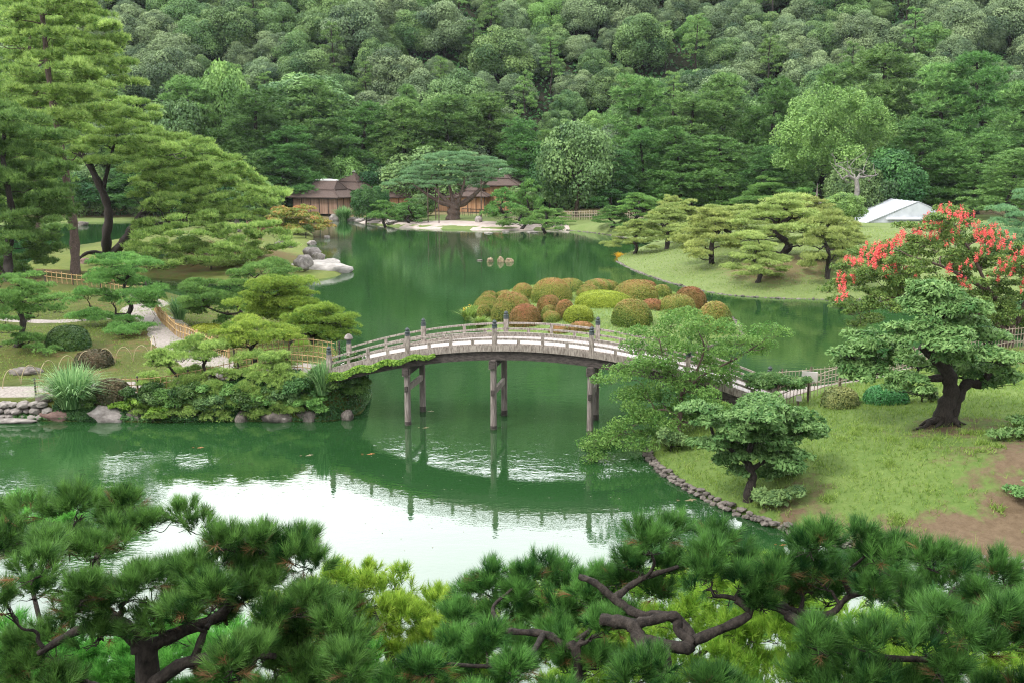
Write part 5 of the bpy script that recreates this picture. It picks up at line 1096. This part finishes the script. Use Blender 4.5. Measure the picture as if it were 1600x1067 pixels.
def loose(label,px,py,w,h,m,seed,size=.09,name='bank_shrub',z=None):
    rng=np.random.default_rng(seed); b=at(px,py); s=mpp(b[1]); pads=[(b+np.array([rng.uniform(-.5,.5)*w*s*.8,rng.uniform(-.6,.3)*w*s*.4,h*s*rng.uniform(.2,.75)]),w*s*.26,w*s*.24,h*s*.26) for _ in range(9)]
    return tree(name,label,b,[(T3(b-(0,0,.1),b+(0,0,.1),b+(0,0,h*s*.4)),.05,.02)],pads,LF(size*.62,size,.7,.42),m,BARK_D,seed,'shrub',twigs=1)
for i in range(15):
    f=i/14; px=232+f*318+rng.uniform(-8,8); py=640+rng.uniform(-14,8)-(22 if i>11 else 0)
    loose(['dark glossy shrub clinging to the left bank face, ','pale leafy shrub on the left bank face, ','small fern like shrub on the left bank face, '][i%3]+'counting %s from the bridge'%['fifteenth','fourteenth','thirteenth','twelfth','eleventh','tenth','ninth','eighth','seventh','sixth','fifth','fourth','third','second','first'][i],px,py+4,58,34,[SHRUB_D,BROAD_M,PINE_MID][i%3],860+i,.075)
for i in range(0,13,2):
    px=215+i*27+rng.uniform(-6,6); rock('rock',['mossy grey stone','brown stone','pale cracked stone'][i%3]+' at the bank waterline, '+['first','second','third','fourth','fifth','sixth','seventh'][i//2]+' right of the veined boulder',px,655+rng.uniform(-3,2),rng.uniform(22,36),rng.uniform(12,24),None,[STONE,STONE,STONE_L][i%3],i,i*.7,z=.05)
for i,a in enumerate([('dark leafy shrub under the bridge left end',540,612,56,58,SHRUB_D),('dark green leafy shrub below the fine grass tuft',505,628,60,48,SHRUB_D),('leafy shrub at the bank right of the sprawling pine',472,628,60,40,BROAD_D),('pale green ferns on the bank below the russet shrub',198,645,50,22,IVY),
   ('dark green bank shrub under the sprawling pine',400,642,80,34,SHRUB_D),('dark shrub behind the boulder under the sprawling pine',285,636,70,36,SHRUB_D),('ferns hanging over the water below the sprawling pine',245,655,46,24,IVY),('green leafy bank shrub between reed clump and boulder',140,640,40,26,SHRUB_D),
   ('small low leafy weed bush by the twisted tree',1330,628,24,14,IVY),('green bushy growth at the lawn point under the feathery tree',1048,705,70,42,BROAD_M),('low green bush at the base of the layered tree',1215,790,70,34,BROAD_M),('dark green shrub where the far right path meets the lawn',1440,628,40,26,SHRUB_D)]):
    loose(a[0],a[1],a[2],a[3],a[4],a[5],800+i)

# ------------------------------------------------------------------ trees of the near lawn
def lawn_tree(name,label,b,Y,lst,trunks,spec,m,bark,seed,dY,flat,k=.03,rmax=.12,twigs=4,cat='tree',fill=None,amp=.3,rmin=.012):
    rng=np.random.default_rng(seed); pads=split_pads(px_pads(lst,Y,dY,rng,flat),4,rng)
    if fill: pads+=fill_pads(fill[0],fill[1],fill[2],Y,dY,rng,flat)
    return tree(name,label,b,[(T3(*[p if len(p)==3 else Q(p[0],p[1],Y+(0)) for p in tk]),r0,r1) for tk,r0,r1 in trunks],pads,spec,m,bark,seed,cat,None,k,rmax,twigs,amp,6,rmin)
b=at(1476,662); Y=b[1]
lawn_tree('twisted_tree','tree with thick twisted twin trunk and layered pale green pads on the lawn',b,Y,
 [(1469,466,150),(1490,494,160),(1440,480,110),(1372,536,150),(1329,558,110),(1350,575,120),(1447,534,150),(1521,558,130),(1425,604,96),(1359,586,90),(1582,567,70),(1504,514,130),(1482,570,130),(1540,590,110),(1415,560,110),(1400,515,90),(1460,510,120),(1535,535,100),(1410,590,70),(1570,580,80),(1440,450,60),(1515,478,60)],
 [([b-(.1,0,.3),b+(-.05,0,.5),b+(.15,0,1.2),b+(-.1,0,2.0),(1462,560),(1440,540)],.36,.16),([b+(.25,.1,-.2),b+(.35,.1,.7),b+(.75,.1,1.5),(1535,600),(1548,575)],.26,.12),([(1478,585),(1485,545),(1475,510),(1480,480)],.18,.07),([(1470,590),(1430,592),(1405,586)],.14,.06)],
 LF(.085,.105,.55,.42),MAPLE_P,BARK_D,301,1.5,.32,twigs=4)
mb=MB(); rng=np.random.default_rng(4)
for dx,dy,L in ((-1.3,-.3,1),(-.6,-.5,1),(.4,-.5,1),(.7,-.2,1),(-.9,.1,1)):
    e=b+np.array([dx,dy,0]); e[2]=ground(e[0],e[1])+.0; tube(mb,wiggle(b+np.array([dx*.12,dy*.12,.28]),e,.18,8,rng),np.linspace(.15,.03,8),6)
tag(mb.build('roots',BARK_D,bpy.data.objects['twisted_tree']),'gnarled roots spreading over the lawn')
b=at(1168,782); Y=b[1]
lawn_tree('layered_tree','small layered pale green tree with dark trunk near the lawn edging',b,Y,
 [(1180,634,160),(1232,663,130),(1132,656,110),(1110,639,100),(1180,680,150),(1127,702,120),(1197,715,150),(1232,693,110),(1162,733,110),(1259,682,90),(1205,645,110),(1215,735,80),(1140,680,90),(1165,660,110),(1250,650,70),(1100,655,60),(1225,712,90),(1150,715,90)],
 [([b-(0,0,.25),b+(.05,0,.4),(1176,745),(1168,715),(1180,680)],.19,.08),([(1172,735),(1200,715),(1225,695)],.09,.04),([(1170,725),(1140,700),(1120,670)],.08,.035),([(1115,680),(1108,655),(1112,640)],.05,.03)],
 LF(.072,.095,.6,.42),MAPLE_P,BARK_D,302,1.0,.28)
b=at(1062,690); Y=b[1]+.3
lawn_tree('feathery_tree','airy yellow green tree leaning in front of the bridge right half',b,Y,[],
 [([b-(0,0,.25),(1060,668),(1064,640),(1066,612),(1080,590)],.13,.06),([(1066,615),(1100,585),(1150,560),(1190,535)],.07,.02),([(1062,650),(1030,640),(990,665),(950,690)],.05,.015),([(1066,610),(1040,570),(1030,530)],.06,.02),([(1085,588),(1100,545),(1090,515)],.05,.02)],
 LF(.085,.062,.9,.42,-.6),FEATHER,BARK_B,303,1.7,.40,fill=([(985,515),(1030,495),(1095,488),(1150,515),(1205,520),(1215,545),(1175,565),(1155,595),(1120,615),(1110,650),(1060,665),(1010,690),(950,722),(908,715),(925,670),(965,650),(975,610),(945,590),(985,560)],66,72),twigs=6,k=.02,rmax=.05,amp=.25,rmin=.005)
b=at(1207,638); Y=b[1]
lawn_tree('umbrella_tree','small umbrella shaped tree at the bridge right end',b,Y,[(1215,598,110),(1190,600,70),(1245,599,70),(1205,592,80)],[([b-(0,0,.3),b+(0,0,.5),(1208,610)],.16,.08)],LF(.08,.10,.6,.42),MAPLE_P,BARK_D,304,.5,.16)
# the red flowering tree
Y=50; x=Q(1560,560,Y)[0]; b=np.array([x,Y,ground(x,Y)]); rng=np.random.default_rng(305)
poly=[(1300,450),(1328,412),(1362,392),(1405,376),(1450,348),(1485,326),(1540,358),(1600,375),(1660,390),(1660,500),(1600,520),(1540,510),(1480,470),(1400,490),(1345,515),(1310,490)]
pads=split_pads(fill_pads(poly,130,60,Y+.3,2.8,rng,.36),3,rng,.62)
tree('flowering_tree','wide tree covered in red blossom clusters beside the right path',b,[(T3(b-(0,0,.3),Q(1578,520,Y),Q(1565,480,Y),Q(1540,450,Y)),.22,.12),(T3(Q(1575,530,Y),Q(1600,480,Y),Q(1610,430,Y)),.16,.07),(T3(Q(1570,515,Y),Q(1500,480,Y-.5),Q(1420,465,Y-.8),Q(1380,470,Y-1)),.13,.04),(T3(Q(1545,455,Y),Q(1480,420,Y),Q(1420,400,Y)),.1,.04),(T3(Q(1545,455,Y),Q(1520,400,Y),Q(1495,360,Y)),.1,.035)],pads,LF(.10,.075,.75,.5,-.4),MYRTLE,BARK_B,306,'tree',k=.02,rmax=.07,twigs=4,amp=.25)
root=bpy.data.objects['flowering_tree']; mb=MB()
FL=[(1355,370),(1347,400),(1372,400),(1367,380),(1440,335),(1482,315),(1497,327),(1535,362),(1550,362),(1532,402),(1585,405),(1590,430),(1300,447),(1330,432),(1385,417),(1407,422),(1487,422),(1510,437),(1470,355),(1497,372),(1417,362),(1427,350),(1340,410),(1352,392),(1362,362),(1375,352),(1452,342),(1505,330),(1510,345),(1575,415),(1600,395),(1395,355),(1345,385),(1360,410),(1310,440),(1565,378),(1525,370),(1340,395),(1580,390)]
for px,py in FL+[(x_+rng.uniform(-34,34),y_+rng.uniform(-12,16)) for x_,y_ in FL]:
    if (px,py) not in FL and not in_poly(np.array(poly,float),px,py+6): continue
    while not in_poly(np.array(poly,float),px,py+3): px+=(1470-px)*.06; py+=(430-py)*.06
    c=Q(px,py,Y-2.2+rng.uniform(-.5,1.2)); k_=rng.integers(3,7)
    for _ in range(k_):
        e=c+rng.normal(size=3)*np.array([.22,.2,.2]); n=34; d=nrm(rng.normal(size=(n,3))); leaves(mb,e+d*rng.uniform(.03,.15,(n,1))*np.array([.8,.8,1.5]),d,.035,rng,rng.uniform(0,1,n),.7,.8)
mb.build('blossom',BLOSSOM,root)
for i,(label,px,py,Y,m,poly,n,w,bx) in enumerate([
 ('pale green pine rising behind the red flowering tree at the right edge',1600,470,66,PINE_BLUE,[(1520,345),(1560,318),(1610,300),(1660,300),(1660,430),(1590,425),(1545,400)],22,70,1610),
 ('pale green boughs hanging in from the right picture edge',1660,760,33,MAPLE_P,[(1550,690),(1580,655),(1650,640),(1660,720),(1600,715)],9,70,1690),
 ('pale green boughs low at the right picture edge',1660,800,30,MAPLE_P,[(1580,780),(1605,750),(1660,740),(1660,800),(1600,795)],6,60,1690),
 ('dark lacy tree trunks and branches below the red flowering tree',1600,560,56,BROAD_D,[(1540,480),(1640,470),(1650,550),(1600,530),(1560,520)],14,60,1612)]):
    rng=np.random.default_rng(900+i); x=Q(bx,py,Y)[0]; b=np.array([x,Y,ground(x,Y)]); pads=fill_pads(poly,n,w,Y,1.3,rng,.26)
    tree('edge_tree',label,b,[(T3(b-(0,0,.3),Q(bx-6,py-60,Y),Q(bx-10,py-110,Y)),.2,.07)],pads,ND(.16,.2,.012,9) if m is PINE_BLUE else LF(.085,.10,.6,.42),m,BARK_D,910+i,'pine' if m is PINE_BLUE else 'tree')

# ------------------------------------------------------------------ foreground pines on the slope below the viewpoint
FG=dict(kind='shoot',gap=.092,L=.105,stem=.10,w=.0017,nb=72,ang=.70,up=.85,low=-.2,out=.7,brown=.05)
def fg(name,label,bx,by,zoff,Y,regions,trunks,spec,m,seed,flat=.42,twigs=5,k=.05,rmax=.07,split=True,drop=26):
    rng=np.random.default_rng(seed); pads=[]
    for poly,n,w,Yr,dY in regions: pads+=fill_pads(np.array(poly,float)+np.array([0,drop]),n,w,Yr,dY,rng,flat)
    x=Q(bx,by,Y)[0]; b=np.array([x,Y,ground(x,Y)]); tr=[(T3(*([b-(0,0,.2)] if j==0 else []),*[Q(a,c,yy) for a,c,yy in tk]),r0*.72,r1*.72) for j,(tk,r0,r1) in enumerate(trunks)]
    return tree(name,label,b,tr,split_pads(pads,2,rng,.58),spec,m,BARK_D,seed,'pine',k=k,rmax=rmax*.7,twigs=twigs,amp=.35,sides=7,rmin=.004) if split else tree(name,label,b,tr,pads,spec,m,BARK_D,seed,'pine',k=k,rmax=rmax,twigs=twigs,amp=.35,sides=7,rmin=.005)
fg('foreground_pine','dark green pine with thick black trunk at lower left, needles in close view',238,1110,0,6.4,
 [([(0,775),(120,770),(255,760),(310,772),(285,800),(200,815),(120,838),(0,850)],12,95,7.6,.35),
  ([(0,850),(110,825),(200,850),(260,885),(270,960),(150,985),(90,1067),(0,1067)],17,105,6.5,.5),
  ([(265,870),(345,835),(410,812),(495,828),(480,870),(430,880),(360,880),(290,890)],10,88,6.8,.35),
  ([(270,890),(400,880),(470,905),(528,945),(510,985),(440,985),(330,960),(260,965)],14,90,6.4,.35),
  ([(340,1000),(430,985),(555,985),(560,1040),(480,1080),(350,1080)],9,95,6.0,.3)],
 [([(232,1060,6.4),(222,1010,6.4),(205,985,6.4)],.125,.09),([(210,990,6.4),(160,980,6.45),(120,985,6.5),(60,1020,6.5)],.07,.03),([(222,1015,6.4),(285,985,6.4),(345,960,6.5),(375,915,6.6),(420,870,6.7)],.07,.025),([(240,1067,6.35),(290,1035,6.3),(360,1022,6.2),(430,1025,6.1)],.07,.03),([(300,1040,6.3),(318,990,6.3),(330,970,6.4)],.045,.02),([(205,985,6.4),(150,930,6.8),(158,850,7.4),(185,825,7.6)],.06,.025),([(158,850,7.4),(90,845,7.6),(30,850,7.6)],.035,.015)],
 FG,PINE_FG,401)
fg('foreground_pine','dark green pine with twisting bare limbs at lower right, needles in close view',1040,1120,0,6.3,
 [([(955,830),(1000,800),(1060,785),(1130,800),(1175,830),(1165,880),(1100,895),(1020,885),(960,870)],10,92,6.9,.35),
  ([(1120,870),(1200,850),(1255,870),(1262,920),(1190,925),(1130,910)],5,84,6.7,.3),
  ([(1235,830),(1290,815),(1400,800),(1450,830),(1530,850),(1610,870),(1610,925),(1500,930),(1400,915),(1300,890)],17,95,6.6,.4),
  ([(1240,960),(1330,955),(1420,960),(1500,930),(1620,920),(1620,1080),(1420,1080),(1260,1060)],17,110,5.9,.4),
  ([(1010,1010),(1080,990),(1150,1000),(1200,1060),(1030,1080)],5,100,5.8,.25)],
 [([(1040,1067,6.2),(1015,1030,6.3),(1000,1000,6.4),(985,975,6.5),(940,968,6.6)],.085,.06),([(985,975,6.5),(1010,970,6.5),(1055,962,6.55),(1060,985,6.5),(1085,1005,6.4)],.05,.045),([(1000,1000,6.4),(1080,1010,6.4),(1055,965,6.6),(1000,960,6.65),(960,935,6.75),(930,910,6.8),(905,900,6.85)],.065,.03),([(960,935,6.75),(1000,905,6.85),(1060,885,6.9)],.04,.02),([(1085,1000,6.4),(1170,960,6.5),(1150,935,6.55),(1200,945,6.6),(1230,960,6.5)],.05,.02),([(1200,945,6.6),(1290,960,6.5),(1330,930,6.55),(1400,925,6.6)],.04,.018),([(1330,930,6.55),(1320,900,6.6),(1350,870,6.6)],.03,.012),([(1400,925,6.6),(1470,945,6.5),(1500,915,6.6),(1580,930,6.6)],.03,.012),([(1230,960,6.5),(1330,1020,6.1),(1450,1030,5.9)],.05,.025)],
 FG,PINE_FG,402,drop=46)
fg('foreground_pine','mid green pine boughs at bottom centre with forked stems in close view',900,1120,0,7.0,
 [([(700,890),(760,860),(800,850),(880,855),(950,870),(960,930),(880,960),(760,960),(705,935)],18,90,7.5,.4),
  ([(700,960),(800,965),(900,950),(1000,920),(990,985),(900,1010),(760,1000)],12,92,7.0,.35),
  ([(570,1030),(650,1010),(740,1000),(880,990),(900,1080),(580,1080)],10,95,6.4,.35)],
 [([(905,1067,6.8),(880,1010,6.9),(850,990,7.0),(790,985,7.1),(740,975,7.2)],.06,.025),([(880,1010,6.9),(920,985,7.0),(935,940,7.2)],.04,.018),([(790,985,7.1),(770,950,7.3),(800,920,7.5)],.03,.014),([(850,990,7.0),(820,1030,6.6),(760,1040,6.5),(680,1035,6.4)],.035,.015)],
 FG,PINE_FG,403,drop=40)
FG2=dict(kind='shoot',gap=.115,L=.12,stem=.10,w=.0036,nb=38,ang=.75,up=1.0,low=-.15,out=.6)
fg('foreground_pine','yellow green pine lower on the slope between the dark foreground pines',640,1180,0,11.5,
 [([(490,905),(560,892),(625,900),(690,935),(720,1000),(700,1080),(540,1080),(500,1000)],40,110,11.6,.8),
  ([(690,950),(760,970),(760,1080),(680,1080)],16,110,11.2,.7),([(400,940),(500,920),(520,1080),(420,1080)],16,100,12.0,.7)],
 [([(640,1140,11.4),(620,1060,11.5),(600,1000,11.6),(580,950,11.7)],.12,.05),([(600,1000,11.6),(560,975,11.5),(550,945,11.4)],.05,.02),([(620,1050,11.5),(690,1020,11.4)],.05,.02)],FG2,PINE_FGY,404,.45,4,.04,.06,drop=4)
fg('foreground_pine','yellow green pine seen through the bare limbs at lower right',1060,1180,0,11.0,
 [([(830,930),(960,905),(1050,900),(1200,890),(1260,925),(1270,1000),(1240,1080),(860,1080)],80,110,11.0,1.2),([(1260,960),(1400,975),(1620,960),(1620,1080),(1260,1080)],40,110,10.5,.8)],
 [([(1060,1140,11.0),(1040,1060,11.0),(1000,1000,11.0)],.12,.05),([(1040,1060,11),(1110,1010,11),(1180,960,11)],.06,.02),([(1020,1030,11),(940,1010,11),(890,970,11)],.06,.02)],FG2,PINE_FGY,405,.45,4,.04,.06,drop=6)
fg('foreground_pine','bright green pine low behind the black trunk at lower left',110,1200,0,9.0,
 [([(0,985),(120,1000),(220,990),(240,1080),(0,1080)],26,105,8.6,.6),([(240,975),(330,965),(400,1000),(400,1080),(250,1080)],20,105,9.3,.6),([(-20,785),(60,770),(110,800),(60,850),(-20,870)],7,90,9.5,.4)],
 [([(110,1160,9.0),(105,1080,9.0),(95,1030,9.0)],.1,.05),([(105,1080,9),(60,960,9.2),(40,850,9.4)],.05,.02),([(105,1070,9),(260,1030,9.2),(320,1000,9.3)],.05,.02)],dict(FG2,gap=.10,w=.003,nb=46),leaf_mat("pine_fresh",(.035,.13,.02),(.13,.30,.06),.3,.45),406,.45,4,.04,.06)
fg('foreground_pine','mid green young pine at bottom centre left of the forked stems',520,1180,0,8.2,
 [([(420,960),(520,945),(565,985),(570,1080),(430,1080)],9,95,7.6,.4)],
 [([(520,1140,8.2),(515,1080,8.2),(500,1030,8.0)],.07,.04),([(515,1080,8.2),(600,1050,8.2),(670,1030,8.0)],.04,.02)],dict(FG,gap=.095,nb=54,w=.0024),MATS["pine_fresh"],407,.45)
tops=[o for o in bpy.data.objects if o.parent is None]; print('top-level',len(tops),'objects',len(bpy.data.objects),'polys',sum(len(m.polygons) for m in bpy.data.meshes))

# ------------------------------------------------------------------ the air: damp summer haze over pond and hill
hm, n, l = nodes("haze"); pv = n.new("ShaderNodeVolumePrincipled"); pv.inputs["Color"].default_value=(.80,.90,1,1); pv.inputs["Density"].default_value=HAZE; pv.inputs["Anisotropy"].default_value=.2
o = n.new("ShaderNodeOutputMaterial"); l.new(pv.outputs[0], o.inputs["Volume"])
mb=MB(); box(mb,(0,0,78),930,930,164); hz=mb.build('haze',hm); hz["kind"]="stuff"; hz["label"]="thin pale haze in the air over the garden and hill"
